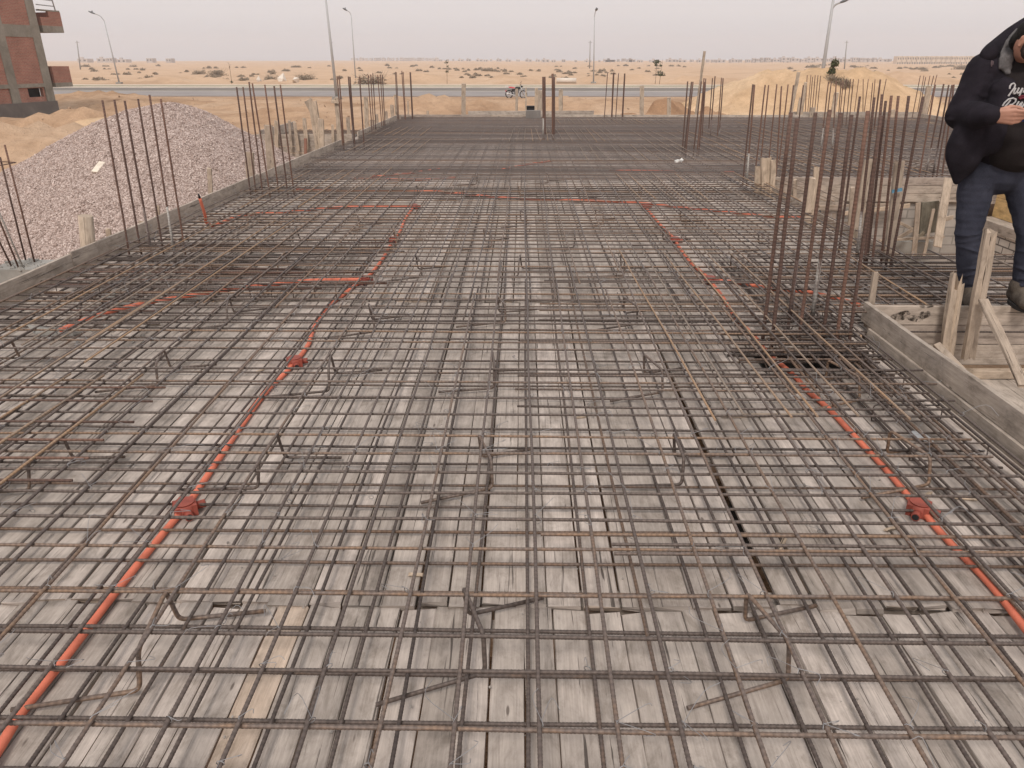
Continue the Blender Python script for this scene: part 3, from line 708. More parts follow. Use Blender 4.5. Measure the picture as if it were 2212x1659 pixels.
def upole(px, py0, py1, Y, wr=.12, lean=0):
    a = P(px, py0, Y); b2 = P(px + lean, py1, Y); a.z = min(a.z, gh(a.x, a.y))
    m = MB(); m.tube([a, b2], wr * 1.25, 6, wr * .8); m.box((-.7, -.05, -.1), (.7, .05, .02), Matrix.Translation(b2 + V(0, 0, -.5)))
    o = m.build('utility_pole', M['polefar'], origin=V(a.x, a.y, a.z)); return o
for px, y0_, y1_, Y, lean, lab in ((171, 137, 88, 300, -5, 'thin distant pole left of the bent lamp post'), (719, 134, 88, 300, -4, 'thin distant pole just right of the tall near lamp post'), (1274, 136, 88, 300, 1, 'thin distant pole just left of the middle lamp post'), (1826, 136, 88, 300, 3.5, 'thin distant pole right of the leaning lamp post')):
    tag(upole(px, y0_, y1_, Y, .2, lean), lab, 'utility pole', 'distant poles on the plain')

# ================================================================ SHRUBS, SAPLINGS
def leafblob(m, c, rx, ry, rz, n, s0, s1, tones=(0, 1), hollow=.35):
    for k in range(n):
        th = rnd(0, 2 * math.pi); q = random.random() ** .6; zz = abs(rnd(-1, 1)); rr = math.sqrt(max(0, 1 - zz * zz)) * q
        p = c + V(rx * rr * math.cos(th), ry * rr * math.sin(th), rz * zz * (hollow + (1 - hollow) * q))
        s_ = rnd(s0, s1); a = V(rnd(-1, 1), rnd(-1, 1), rnd(-1, 1)).normalized(); b2 = a.cross(V(rnd(-1, 1), rnd(-1, 1), rnd(-1, 1))).normalized()
        i0 = [m.add(p + a * s_), m.add(p + b2 * s_ * .7), m.add(p - a * s_), m.add(p - b2 * s_ * .7)]
        m.face(i0, None, rnd(*tones))
shr = []
for v_ in range(4):
    m = MB()
    for q in range(4): leafblob(m, V(rnd(-.45, .45), rnd(-.3, .3), -.08), rnd(.4, .7), rnd(.35, .6), rnd(.25, .5), 55, .06, .15)
    for q in range(6): m.tube([(rnd(-.1, .1), rnd(-.1, .1), -.1), (rnd(-.7, .7), rnd(-.5, .5), rnd(.2, .45))], .015, 4, .006)
    o = m.build('desert_shrub', M['shrub']); shr.append(o)
SL = 'low dry grey-brown desert shrub on the sandy plain beyond the road'
SG = 'small shrubs scattered over the desert plain'
first = [True] * 4
def put_shrub(x, y, s_, lab=SL, sz=1.0):
    k = random.randrange(4); o = shr[k]
    if first[k]: first[k] = False
    else: o = o.copy(); C.objects.link(o)
    o.location = (x, y, gh(x, y)); o.scale = (s_, s_, s_ * rnd(.6, .85) * sz); o.rotation_euler = (0, 0, rnd(0, 6.28))
    return tag(o, lab, 'shrub', SG)
n = 0; random.seed(21)
while n < 285:
    band = random.random()
    py = rnd(158, 174) if band < .5 else (rnd(150, 158) if band < .78 else rnd(142, 150))
    px = rnd(150, 2212)
    if 1430 < px < 1700 and py > 152: continue
    if band < .5 and fbm(px, py * 6, .006, 2) < -.08 and random.random() < .8: continue
    q = G(px, py, GZ)
    y = q.y; x = q.x
    # clusters of two or three
    for c_ in range(random.choice((1, 1, 2, 3))):
        put_shrub(x + rnd(-2.5, 2.5) * c_, y + rnd(-2, 2) * c_, rnd(.55, 1.15) * (1 + (y - 130) / 260), sz=1.7); n += 1
random.seed(5)
for px, py, s_, lab in ((805, 184, 3.2, 'large rounded bare bush just beyond the road behind the starter bars'), (430, 160, 2.6, 'big grey-brown bush right of the bent lamp post'), (470, 162, 3.0, 'wide dark bush in a row near the left of the plain'), (590, 172, 2.2, 'dark bush beside the pale rubble blocks'), (660, 171, 2.6, 'spreading bush right of the pale rubble blocks'), (289, 145, 2.4, 'solitary round bush on the far left plain'), (2080, 150, 4.5, 'broad dark bush near the man'), (1995, 150, 2.6, 'round bush left of the broad bush near the man')):
    m = MB(); 
    for q in range(8): leafblob(m, V(rnd(-.5, .5), rnd(-.3, .3), -.06), rnd(.3, .55), rnd(.3, .5), rnd(.35, .62), 110, .02, .06)
    for q in range(60):
        th = rnd(0, 6.28); m.tube([(rnd(-.3, .3), rnd(-.2, .2), -.1), (rnd(.3, 1) * math.cos(th), rnd(.2, .6) * math.sin(th), rnd(.25, .72))], .008, 3, .003, tone=rnd(0, .6))
    q = G(px, min(py, 182), GZ)
    if px == 805: q = V(G(1106, 182.6, GZ).x * 0 + G(805, 182.6, GZ).x, G(805, 182.6, GZ).y, 0)
    o = m.build('bush', M['shrub']); o.location = (q.x, q.y, gh(q.x, q.y)); o.scale = (s_, s_, s_ * .8); tag(o, lab, 'bush')
def sapling(label, px, py, h, blobs, lean=0.0):
    q = G(px, py, GZ); base = V(q.x, q.y, RZ + .09); o = empty('sapling', base); tag(o, label, 'sapling')
    m = MB(); tp = V(lean, 0, h); m.tube(bez([(0, 0, 0), (lean * .3 + .03, 0, h * .4), tp], 5), .035, 6, .012)
    for k in range(6):
        z = rnd(.35, .95) * h; m.tube([(lean * z / h, 0, z), (lean * z / h + rnd(-.35, .35), rnd(-.2, .2), z + rnd(.1, .4))], .012, 4, .005)
    m.build('trunk', M['trunk'], o)
    m = MB()
    for (fx, fz, r_, n_) in blobs: leafblob(m, V(fx, 0, fz * h - r_ * .4), r_, r_ * .8, r_, n_, .05, .13, hollow=0)
    m.build('crown', M['leaf'], o)
sapling('thin sapling with a dark leafy ball at its top beyond the road', 1415, 184, 2.9, [(0, .93, .5, 130), (-.1, .8, .25, 40)])
sapling('shorter sapling with a round dark crown low down, right of the ball-topped one', 1424, 184.5, 3.0, [(.1, .42, .62, 170), (.0, .75, .22, 25)], .2)
sapling('nearly leafless sapling beyond the road left of the motorcycle', 966, 183.5, 2.8, [(0, .55, .35, 30), (0, .95, .3, 26), (.1, .75, .2, 10)])
sapling('bare thin sapling beyond the road at the left', 501, 183.5, 2.6, [(0, .1, .25, 30), (0, .8, .1, 6)])
# green plant and grass on the sand heap
def on_dune(px, py):
    d = ray(px, py); t = 25
    while t < 70:
        q = CO + d * t
        if q.z < dune(q.x, q.y): return q
        t += .05
    return CO + d * 45
q = on_dune(1797, 164); o = empty('young_tree', q); tag(o, 'small dark green tree standing on top of the yellow sand heap', 'tree')
m = MB(); m.tube([(0, 0, -.3), (.05, 0, .9)], .03, 5, .012); m.build('trunk', M['trunk'], o)
m = MB(); leafblob(m, V(-.05, 0, .1), .2, .2, .4, 110, .03, .09); leafblob(m, V(.05, 0, .45), .2, .2, .35, 130, .03, .09); m.build('crown', M['leaf'], o)
m = MB(); random.seed(9)
for k in range(650):
    px = rnd(1790, 1832); c_ = on_dune(px, rnd(167, 174) + (px - 1790) * .42) if k % 18 == 0 else c_
    p = c_ + V(rnd(-.22, .22), rnd(-.15, .15), 0); p.z = dune(p.x, p.y); t_ = p + V(rnd(-.2, .2), rnd(-.2, .2), rnd(.06, .2))
    s_ = V(rnd(-.03, .03), rnd(-.03, .03), 0); m.face([m.add(p - s_), m.add(p + s_), m.add(t_)], None, rnd(.2, 1))
tag(m.build('grass_tuft', M['shrub']), 'patch of dry grass running down the yellow sand heap below the small tree', 'grass', kind='stuff')
# pale debris beyond the road
for px, py, s_, lab in ((560, 178, .6, 'smallest pale broken concrete block beyond the road at the left'), (610, 177, 1.2, 'largest pale broken concrete block beyond the road at the left'), (640, 178, .9, 'pale broken concrete block just right of the largest one')):
    q = G(px, py, GZ); m = MB(); rock(m, V(0, 0, 0), s_, .5); o = m.build('concrete_block', M['kerb']); o.location = (q.x, q.y, GZ + .3); tag(o, lab, 'concrete block')
q = G(1225, 180, GZ); m = MB(); m.tube([(-1.5, .3, .35), (1.3, 0, .35)], .36, 14); o = m.build('concrete_pipe', M['kerb']); o.location = (q.x, q.y, GZ); tag(o, 'pale concrete pipe lying on the sand beyond the road', 'pipe')

# ================================================================ FAR TOWN ON THE HORIZON
random.seed(33)
def block(px0, px1, pyt, Y, lab, mat='farblock', grp='blocks of the far town on the horizon'):
    a, b2 = P(px0, 131, Y), P(px1, 131, Y); zt = P(px0, pyt, Y).z; m = MB(); wd = b2.x - a.x; z0 = gh(a.x, Y) - 2
    m.box((a.x, Y, z0), (b2.x, Y + wd * .8 + 4, zt)); 
    if wd > 6: m.box((a.x + wd * .2, Y + 2, zt), (a.x + wd * .45, Y + 5, zt + 1.4))
    nwin = max(2, int(wd / 4)); H = zt - z0
    m.cur = 1
    for i in range(nwin):
        for j in range(int((zt - z0) / 3.2)):
            xx = a.x + wd * (i + .3) / nwin; zz = zt - 1.2 - j * 3.2; m.box((xx, Y - .06, zz - 1.1), (xx + wd / nwin * .4, Y - .002, zz + .3))
    o = m.build('town_block', [M[mat], M['black']]); return tag(o, lab, 'building', grp)
for x0_, x1_, t_ in ((167, 188, 126.6), (209, 230, 126), (231, 243, 125.2), (252, 272, 128), (316, 329, 125.8), (358, 370, 126.2)):
    block(x0_, x1_, t_, 760, 'flat hazy building on the left horizon')
x = 758
while x < 940:
    wd = rnd(3, 9); block(x, x + wd, rnd(124.3, 126), 1500, 'tiny pale hazy tower of the far town at the left of centre', 'farblock'); x += wd + rnd(.5, 4)
x = 938
while x < 1160:
    wd = rnd(3, 16); block(x, x + wd, rnd(126.8, 128.8), 1100, 'tiny hazy house on the middle horizon'); x += wd + rnd(2, 12)
for x0_, x1_, t_ in ((1304, 1308, 127), (1308, 1330, 129), (1344, 1352, 126.2), (1359, 1366, 127)): block(x0_, x1_, t_, 900, 'hazy grey building on the horizon right of the middle lamp post')
x = 1170
while x < 1930:
    wd = rnd(4, 22)
    hi = rnd(127.8, 129.6) if x < 1620 else rnd(124, 127.5)
    block(x, x + wd, hi, 900, 'tiny hazy house on the right horizon'); x += wd + rnd(2, 14) * (1.5 if x < 1600 else .4)
x = 1938; k = 0
while x < 2330:
    wd = 9.3; block(x, x + wd, 121.2 + rnd(-.3, .3), 620, 'pale sand-coloured apartment block in the long row on the right horizon', 'farpale', 'row of pale apartment blocks on the right horizon'); x += wd + 1.3; k += 1
# ================================================================ REINFORCEMENT MATS
random.seed(11)
ZB, ZBL, ZT, ZTL = 0.030, 0.042, 0.145, 0.157
def PX(px, py, X):
    d = ray(px, py); return CO + d * (X / d.x)
def right_end(y):
    if y < 4.85: return 2.27
    if y < 6.7: return 6.0
    if y < 11.05: return 3.42
    return 12.15
def bar_pts(a, b2, step=.55, wob=.008, zw=.003):
    a = Vector(a); b2 = Vector(b2); L = (b2 - a).length; n_ = max(2, int(L / step)); s_ = (b2 - a).cross(V(0, 0, 1)).normalized(); o_ = rnd(0, 99)
    return [a.lerp(b2, i / n_) + s_ * wob * 1.6 * noise.noise(V(i * .35, o_, 0)) + V(0, 0, zw * 2 * noise.noise(V(i * .5, o_, 5))) for i in range(n_ + 1)]
def bar(name, a, b2, r, mat, parent, n=6, **k):
    m = MB(); m.rebar(bar_pts(a, b2, **k), r, n, RIBS); return m.build(name, M[mat], parent)
RIBS = lambda p: p.y < 3.0 and p.y > .9 and abs(p.x) < .95 + p.y * .8
def mat_thing(name, label): return tag(empty(name, (0, 0, 0)), label, 'rebar mat')
top_mat = mat_thing('rebar_mat', 'upper layer of the near reinforcement mat, raised on bent bar supports over the pale planks')
low_mat = mat_thing('rebar_mat', 'lower layer of the near reinforcement mat lying directly on the pale planks')
far_top = mat_thing('rebar_mat', 'upper layer of the dense dark mat over the back half and the right wing')
far_low = mat_thing('rebar_mat', 'lower layer of the dense dark mat over the back half and the right wing')
# --- cross bars, near: measured rows first, then regular
tops = [1664, 1568, 1450, 1369, 1283, 1186, 1121, 1065, 1018, 981, 942, 893, 858, 826, 797, 755, 740, 718, 700]
lows = [1672, 1557, 1461, 1366, 1281, 1216, 1150, 1097, 1048, 1005, 966, 928, 862, 834, 806, 780, 757, 733, 712, 694]
ty = [G(1106, p, ZT).y for p in tops]; ly = [G(1106, p, ZB).y for p in lows]
def rows(ys, y1, sp):
    ys = list(ys)
    while ys[-1] < y1: ys.append(ys[-1] + sp * rnd(.82, 1.18))
    return ys
for y in rows(ty, 11.0, .165):
    xr = right_end(y); x0 = LX + rnd(.08, .38); x1 = min(xr, 3.42) - rnd(.0, .12)
    if xr > 5: x1 = 5.9 if random.random() < .75 else 3.2
    if y < 4.85: x1 = 2.27 - rnd(0, .2)
    bar('cross_bar', (x0, y + rnd(-.012, .012), ZT), (x1, y + rnd(-.014, .014) - .006, ZT), rnd(.0058, .0066), 'bar', top_mat, 8 if y < 3.5 else 6)
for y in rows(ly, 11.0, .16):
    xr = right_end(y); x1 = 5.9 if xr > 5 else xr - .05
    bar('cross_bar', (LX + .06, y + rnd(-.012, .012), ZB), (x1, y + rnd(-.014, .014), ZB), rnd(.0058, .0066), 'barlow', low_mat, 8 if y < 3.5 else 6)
# --- short overlapping top bars
def bar_px(name, pa, pb, z, r, mat, parent, **k): return bar(name, G(*pa, z), G(*pb, z), r, mat, parent, **k)
for px, py in ((1175, 606), (1170, 622), (1168, 636), (1166, 656), (1165, 670), (1163, 691), (1101, 712), (1123, 736), (1118, 812), (1112, 841), (1117, 878), (1168, 1155), (1320, 1176), (1327, 1196)):
    a = G(px, py, ZT); x1 = 2.15 if a.y < 4.85 else 3.3
    if py > 1150: x1 = 1.9
    bar('lap_bar', a, (x1, a.y + rnd(-.01, .01), ZT), .0062, 'bar', top_mat)
for px, py in ((357, 838), (330, 867), (291, 910), (224, 950), (193, 990), (157, 1035.6)):
    a = G(px, py, ZTL + .012); bar('lap_bar', (LX + .2, a.y + rnd(-.01, .01), ZTL + .012), a, .006, 'barrust', top_mat)
for px, py in ((345, 700), (372, 652), (350, 672), (600, 640), (625, 622), (640, 606), (655, 590), (668, 571), (683, 555), (700, 540), (735, 525), (760, 505)):
    a = G(px, py, ZT); bar('lap_bar', (LX + .15, a.y + rnd(-.02, .02), ZT + .004), a, .0065, 'bar' if random.random() < .7 else 'barrust', top_mat)
# --- long bars, near
tx = [G(p, 1568, ZTL).x for p in (14, 190, 357, 511, 670, 814, 981, 1170, 1332, 1477, 1630, 1778, 1962, 2124)]
x = tx[0]
while x > LX + .2: x -= .2 * rnd(.85, 1.15); tx.insert(0, x)
x = tx[-1]
while x < 3.3: x += .2 * rnd(.85, 1.15); tx.append(x)
for x in tx:
    hi = 5.9 + rnd(-.9, .9); sk = rnd(-.03, .03)
    if x < 2.25: bar('long_bar', (x, .45, ZTL), (x + sk, hi, ZTL + .002), .0062, 'bar', top_mat, 8)
    s0 = hi - rnd(.4, .7) if x < 2.25 else 4.97
    bar('long_bar', (x + rnd(-.05, .05) + .013, s0, ZTL), (x + sk + rnd(-.03, .03), 11.2, ZTL), .0062, 'bar', top_mat)
bx = [G(p, 1568, ZBL).x for p in (125, 273, 418, 569.5, 721, 860, 1005, 1153, 1298, 1436, 1583, 1729.5, 1876, 2036, 2170)]
while bx[0] > LX + .3: bx.insert(0, bx[0] - .185 * rnd(.9, 1.1))
while bx[-1] < 3.2: bx.append(bx[-1] + .185 * rnd(.9, 1.1))
for x in bx:
    if x < 2.25: bar('long_bar', (x + rnd(-.02, .02), .45, ZBL), (x + rnd(-.03, .03), 6.1 + rnd(-.4, .4), ZBL), .006, 'barlow', low_mat, 8)
    bar('long_bar', (x + rnd(-.03, .03) + .015, 5.5 if x < 2.25 else 5, ZBL), (x + rnd(-.03, .03), 11.2, ZBL), .006, 'barlow', low_mat)
# --- lighter tan bars laid last, on top
ZL = ZTL + .013
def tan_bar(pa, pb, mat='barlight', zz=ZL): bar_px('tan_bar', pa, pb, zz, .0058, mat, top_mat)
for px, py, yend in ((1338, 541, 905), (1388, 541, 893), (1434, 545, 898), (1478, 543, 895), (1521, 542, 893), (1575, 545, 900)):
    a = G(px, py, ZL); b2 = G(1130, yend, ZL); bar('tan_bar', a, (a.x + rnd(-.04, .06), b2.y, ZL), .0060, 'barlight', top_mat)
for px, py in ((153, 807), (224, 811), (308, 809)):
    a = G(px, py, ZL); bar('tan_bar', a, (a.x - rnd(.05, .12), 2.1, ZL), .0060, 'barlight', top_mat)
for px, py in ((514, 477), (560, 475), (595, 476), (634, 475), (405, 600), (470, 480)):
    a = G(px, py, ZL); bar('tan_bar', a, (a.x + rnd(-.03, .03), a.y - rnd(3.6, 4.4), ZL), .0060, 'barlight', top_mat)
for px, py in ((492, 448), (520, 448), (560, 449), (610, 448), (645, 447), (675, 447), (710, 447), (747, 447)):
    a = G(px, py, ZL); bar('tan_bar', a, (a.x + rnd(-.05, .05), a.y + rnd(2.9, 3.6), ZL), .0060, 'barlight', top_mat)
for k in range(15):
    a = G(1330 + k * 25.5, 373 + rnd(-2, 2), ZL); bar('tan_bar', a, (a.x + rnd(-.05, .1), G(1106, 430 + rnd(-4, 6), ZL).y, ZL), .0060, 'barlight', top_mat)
# --- beam bars bundled along the right side boards and at the left under the starter bars
bm = tag(empty('beam_cage', (0, 0, 0)), 'bundle of dark beam bars and stirrups along the right front side boards', 'rebar cage')
for x, z in ((1.86, .02), (1.93, .09), (2.0, .02), (2.06, .12), (2.12, .05), (2.18, .11)):
    bar('long_bar', (x, 1.2, z), (x + rnd(-.02, .02), 6.9, z), .0075, 'barlow', bm)
for k in range(6):
    y = 3.1 + k * .42 + rnd(-.03, .03)
    m = MB(); m.tube(fil([(1.84, y, .012), (2.2, y, .012), (2.2, y + .01, .10), (1.84, y + .01, .10), (1.84, y, .012)], .02, 2), .004, 4); m.build('stirrup', M['barlow'], bm)
bl = tag(empty('beam_cage', (0, 0, 0)), 'dense dark beam cage crossing the slab under the left starter bars', 'rebar cage')
for k in range(16):
    y = 5.55 + k * .12; bar('cross_bar', (LX + .1 + rnd(0, .1), y + rnd(-.03, .03), rnd(.04, .135)), (rnd(-1.9, -.9), y + rnd(-.03, .03), rnd(.05, .13)), .0075, random.choice(('barlow', 'barlow', 'barrust')), bl)
for k in range(14):
    x = LX + .25 + k * .17; m = MB(); m.tube(fil([(x, 5.6, .015), (x, 7.3, .015), (x, 7.3, .135), (x, 5.6, .135), (x, 5.6, .015)], .03, 2), .004, 4); m.build('stirrup', M['barlow'], bl)
for k in range(16):
    y = 4.05 + k * .045; z_ = rnd(.0, .13); bar('cross_bar', (rnd(1.3, 1.5), y, z_), (rnd(2.12, 2.25), y + rnd(-.02, .02), z_), .008, 'barlow', bm)
for k in range(5):
    x = 1.5 + k * .13; bar('long_bar', (x, 3.7, rnd(.05, .13)), (x + rnd(-.02, .02), 5.1, rnd(.05, .13)), .008, 'barlow', bm)
# --- back half and right wing
y = 11.15
while y < 24.2:
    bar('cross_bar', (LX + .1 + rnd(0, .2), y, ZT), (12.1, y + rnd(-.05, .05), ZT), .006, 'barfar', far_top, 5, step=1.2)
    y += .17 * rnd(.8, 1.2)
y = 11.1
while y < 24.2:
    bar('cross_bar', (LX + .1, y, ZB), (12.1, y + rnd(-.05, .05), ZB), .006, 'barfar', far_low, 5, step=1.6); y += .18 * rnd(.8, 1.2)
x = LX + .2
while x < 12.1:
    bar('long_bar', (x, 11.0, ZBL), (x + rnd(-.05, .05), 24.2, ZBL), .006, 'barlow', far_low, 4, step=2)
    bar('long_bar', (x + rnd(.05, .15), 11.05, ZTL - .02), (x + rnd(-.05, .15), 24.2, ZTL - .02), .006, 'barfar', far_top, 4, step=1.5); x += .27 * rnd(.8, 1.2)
def far_set(px0, px1, step_, pya, pyb, mat='barlight', sk=0):
    px = px0
    while px < px1:
        a = G(px, pyb + rnd(-1, 1), ZL); b2 = G(px, pya + rnd(-.6, .6), ZL)
        bar('tan_bar', a, (a.x + rnd(-.06, .06) + sk, b2.y, ZL), .0062, mat, far_top, 4, step=.8); px += step_ * rnd(.85, 1.15)
far_set(1270, 1640, 26, 312, 346); far_set(1100, 1350, 18, 277, 305); far_set(745, 900, 21, 299, 330); far_set(790, 920, 19, 274, 293)
far_set(1210, 1460, 11, 255, 267); far_set(1420, 2050, 30, 281, 318, 'barlight'); far_set(1720, 2100, 26, 262, 300); far_set(1700, 2080, 24, 318, 372)
# annex bars
ax = mat_thing('rebar_mat', 'narrow mat strip on the small left annex')
for k in range(14): bar('cross_bar', (-5.85, 17.85 + k * .16, .1), (-3.9, 17.85 + k * .16 + rnd(-.03, .03), .1), .006, 'barlow', ax, 4)
for k in range(9): bar('long_bar', (-5.7 + k * .22, 17.8, .115), (-5.7 + k * .22 + rnd(-.05, .05), 20.1, .115), .006, 'bar', ax, 4)
for k in range(26):
    y = 5.0 + k * .068 + rnd(-.02, .02); z_ = rnd(.03, .15)
    bar('strip_bar', (rnd(1.9, 2.5), y, z_), (6.1 + rnd(-.2, .1), y + rnd(-.03, .03), z_), .0075, random.choice(('bar', 'barlow')), top_mat)
for k in range(9):
    x = 2.45 + k * .42; bar('strip_bar', (x, 4.98, ZTL + .004), (x + rnd(-.05, .05), 6.75 + rnd(-.1, .05), ZTL + .004), .0068, 'barlight' if k % 3 == 1 else 'bar', top_mat)
# --- tie wires
m = MB(); random.seed(3)
def tie(p, s_=1.0):
    a = rnd(0, 6.28); u = V(math.cos(a), math.sin(a), 0); r = .011
    m.tube([p + u * r * math.cos(t) + V(0, 0, r * .7 * math.sin(t)) for t in [i * .9 for i in range(13)]], .0015, 3, caps=False)
    for q in range(random.choice((1, 2, 2))):
        b_ = rnd(0, 6.28); L = rnd(.02, .11) * s_
        e1 = p + V(math.cos(b_), math.sin(b_), rnd(.1, .6)) * L; e2 = e1 + V(rnd(-1, 1), rnd(-1, 1), rnd(-.6, .4)) * L * .6
        m.tube(bez([p + V(0, 0, .008), e1, e2], 3), .0011, 3, caps=False)
for y in rows(ty, 11, .165):
    for x in tx:
        if random.random() < (.5 if y < 4 else .28) and x < right_end(y): tie(V(x, y, ZTL))
for k in range(110): tie(V(rnd(LX + .3, 2.1), rnd(1.2, 6), ZB), .8)
o = m.build('tie_wires', M['wire'], top_mat); o['kind'] = 'stuff'

# ================================================================ BENT BAR SUPPORTS ("chairs") between the layers
def chair(name='bar_support'):
    T1 = V(0, 0, .15); T2 = V(.035, -.23, .15); C1 = V(.012, .012, .022); E1 = V(.275, .055, .024); C2 = V(.035, -.262, .03); E2 = V(-.29, -.33, .024)
    m = MB(); m.tube(fil([E1, C1, T1 + V(-.003, 0, 0), T2, C2, E2], .024, 4), .0072, 8)
    return m.build(name, M['bar'])
ch0 = chair(); used = False
CH = [(360, 1278), (1003, 1268), (1615, 1280), (135, 940), (600, 938), (1035, 938), (1457, 935), (1925, 930), (25, 735), (355, 755), (715, 765), (1065, 760), (1392, 765), (1790, 778),
      (212, 630), (495, 640), (797, 655), (1075, 640), (1348, 642), (1725, 655), (616, 545), (641, 491), (899, 552), (850, 494), (551, 458), (772, 462), (1045, 494), (1124, 454), (1287, 452), (1241, 495), (1124, 550), (1341, 550), (1432, 492), (1470, 455), (1580, 552), (1640, 500),
      (900, 400), (1000, 405), (1120, 402), (1250, 408), (700, 405), (1380, 400), (860, 372), (1030, 375), (1180, 372)]
CHL = {0: 'bent bar support in the foreground left, right of the orange conduit', 1: 'bent bar support in the foreground middle, above the gapped front planks', 2: 'bent bar support in the foreground right, at the end of the black plank gap',
       3: 'bent bar support left of the left junction box, among rusty short bars', 4: 'bent bar support just right of the left orange conduit, level with the near junction box', 5: 'bent bar support in the second row, middle of the slab', 6: 'bent bar support in the second row, at the start of the black plank gap', 7: 'bent bar support beside the right side boards and the round tin lid'}
for i, (px, py) in enumerate(CH):
    o = ch0 if not used else ch0.copy()
    if used: C.objects.link(o)
    used = True
    q = G(px, py, .15); o.location = (q.x, q.y, 0); o.rotation_euler = (0, 0, rnd(-.22, .22)); o.scale = (rnd(.9, 1.1), rnd(.9, 1.15), 1)
    tag(o, CHL.get(i, 'bent bar support standing between the two rebar layers further back on the slab'), 'rebar support', 'bent bar supports between the layers')

# ================================================================ STARTER BARS OF THE COLUMNS
def cluster(where, tops_, bases_, r, mats=('barrust',), zb=.12, low=.25, cem=()):
    n_ = len(tops_)
    for i, (t, b_) in enumerate(zip(tops_, bases_)):
        a = G(b_[0], b_[1], zb); tp = P(t[0], t[1], a.y); d = (tp - a).normalized()
        mm = 'barcement' if i in cem else random.choice(mats)
        b0_ = a - d * low
        m = MB(); L = (tp - b0_).length; k = 6
        pts = [b0_.lerp(tp, j / k) + V(.004 * noise.noise(V(j * .7, i * 3.1, a.x)), .004 * noise.noise(V(j * .7, i * 2.1, a.y)), 0) * (1 if 0 < j < k else 0) for j in range(k + 1)]
        m.tube(pts, r * rnd(.94, 1.06), 8); 
        if i in cem:
            m.cur = 1; m.tube([a, a.lerp(tp, .12), a.lerp(tp, .3)], r * 1.28, 7, r * 1.05); o = m.build('starter_bar', [M['barrust'], M['barcement']], origin=V(*b0_))
        else: o = m.build('starter_bar', M[mm], origin=V(*b0_))
        tag(o, f'{ORD[i]} of {n_} upright starter bars {where}', 'rebar', f'starter bars {where}')
c1 = lambda *p: [(x * .2512, y * .2512) for x, y in p]
c5 = lambda *p: [(x * .2512, 338.9 + y * .2512) for x, y in p]
c2 = lambda *p: [(542.2 + x * .2512, y * .2512) for x, y in p]
c3 = lambda *p: [(1084.3 + x * .2512, y * .2512) for x, y in p]
c4 = lambda *p: [(1626.5 + x * .2647, y * .2647) for x, y in p]
c6 = lambda *p: [(1558.7 + x * .30643, 338.9 + y * .30643) for x, y in p]
c7 = lambda *p: [(338.9 + x * .27574, 372.7 + y * .27574) for x, y in p]
cluster('in front of the gravel heap', c1((880, 862), (983, 858), (1072, 866), (1187, 850), (1285, 815), (1382, 850)), c5((1105, 790), (1200, 738), (1298, 800), (1392, 740), (1495, 808), (1580, 742)), .0095, cem=(2, 4))
cluster('just right of the gravel heap', [(511, 188), (525, 188), (538, 177), (545, 180), (572, 183), (592, 186), (605.5, 183)], c7((730, 135), (770, 105), (825, 135), (880, 135), (950, 115), (1020, 130), (1068, 112)), .0105, ('barrust',))
cluster('at the end of the near left edge board', c2((740, 655), (758, 655), (837, 658), (851, 660), (933, 660)), c2((790, 1245), (800, 1245), (885, 1245), (893, 1248), (972, 1240)), .014, cem=(2,))
cluster('by the left annex in front of the big bush', c2((1006, 645), (1028, 640), (1048, 628), (1090, 647), (1113, 642), (1130, 642)), c2((1040, 1120), (1057, 1120), (1073, 1115), (1125, 1090), (1140, 1090), (1152, 1090)), .012)
cluster('at the back left corner of the slab', c2((1241, 618), (1250, 620), (1297, 608), (1309, 618), (1366, 620), (1373, 622)), c2((1262, 1030), (1272, 1030), (1325, 1030), (1331, 1035), (1387, 1030), (1393, 1032)), .012)
cluster('right of the motorcycle', c3((353, 660), (368, 660), (435, 633), (449, 662)), c3((356, 1165), (369, 1165), (436, 1163), (449, 1165)), .021, cem=(0,))
cluster('at the back edge in the middle', c3((908, 625), (957, 625), (964, 625), (1003, 628), (1053, 632), (1059, 632)), c3((880, 1020), (941, 1015), (946, 1015), (978, 1015), (1032, 1015), (1039, 1015)), .0125)
cluster('around the long leaning plank', c3((1597, 700), (1630, 703), (1643, 703), (1715, 700), (1738, 672), (1745, 705), (1753, 675), (1811, 672), (1833, 655), (1888, 668), (1902, 673)), c3((1553, 1275), (1570, 1290), (1582, 1300), (1650, 1290), (1680, 1295), (1695, 1290), (1720, 1180), (1778, 1110), (1790, 1185), (1852, 1180), (1868, 1185)), .0125, cem=(8, 10))
cluster('beside two broad stakes at the void', c3((2158, 725), (2172, 727)) + c4((100, 692), (128, 695), (195, 688), (233, 703), (287, 690), (331, 695), (412, 695)), c3((2075, 1530), (2105, 1560)) + c4((20, 1395), (66, 1290), (130, 1300), (190, 1430), (215, 1320), (262, 1330), (330, 1330)), .0115, cem=(1,))
cluster('at the back, left of the green tree', c4((443, 613), (473, 613), (487, 628), (508, 613), (531, 613), (553, 618)), c4((425, 940), (445, 940), (460, 942), (480, 942), (500, 943), (520, 945)), .012)
cluster('on the right wing in front of the grassy patch', c4((617, 665), (640, 665), (680, 662), (720, 660), (737, 660), (765, 643), (797, 645), (820, 645)), c4((555, 1200), (577, 1190), (648, 1200), (690, 1060), (700, 1065), (722, 1060), (757, 1040), (780, 1040)), .012, cem=(0, 2))
cluster('on the right wing behind the tall near bars', c4((863, 645), (900, 645), (942, 645), (977, 675), (997, 648), (1037, 648), (1043, 648), (1088, 645)), c4((825, 935), (897, 935), (905, 935), (947, 1000), (965, 1000), (985, 1060), (990, 1070), (1030, 940)), .012)
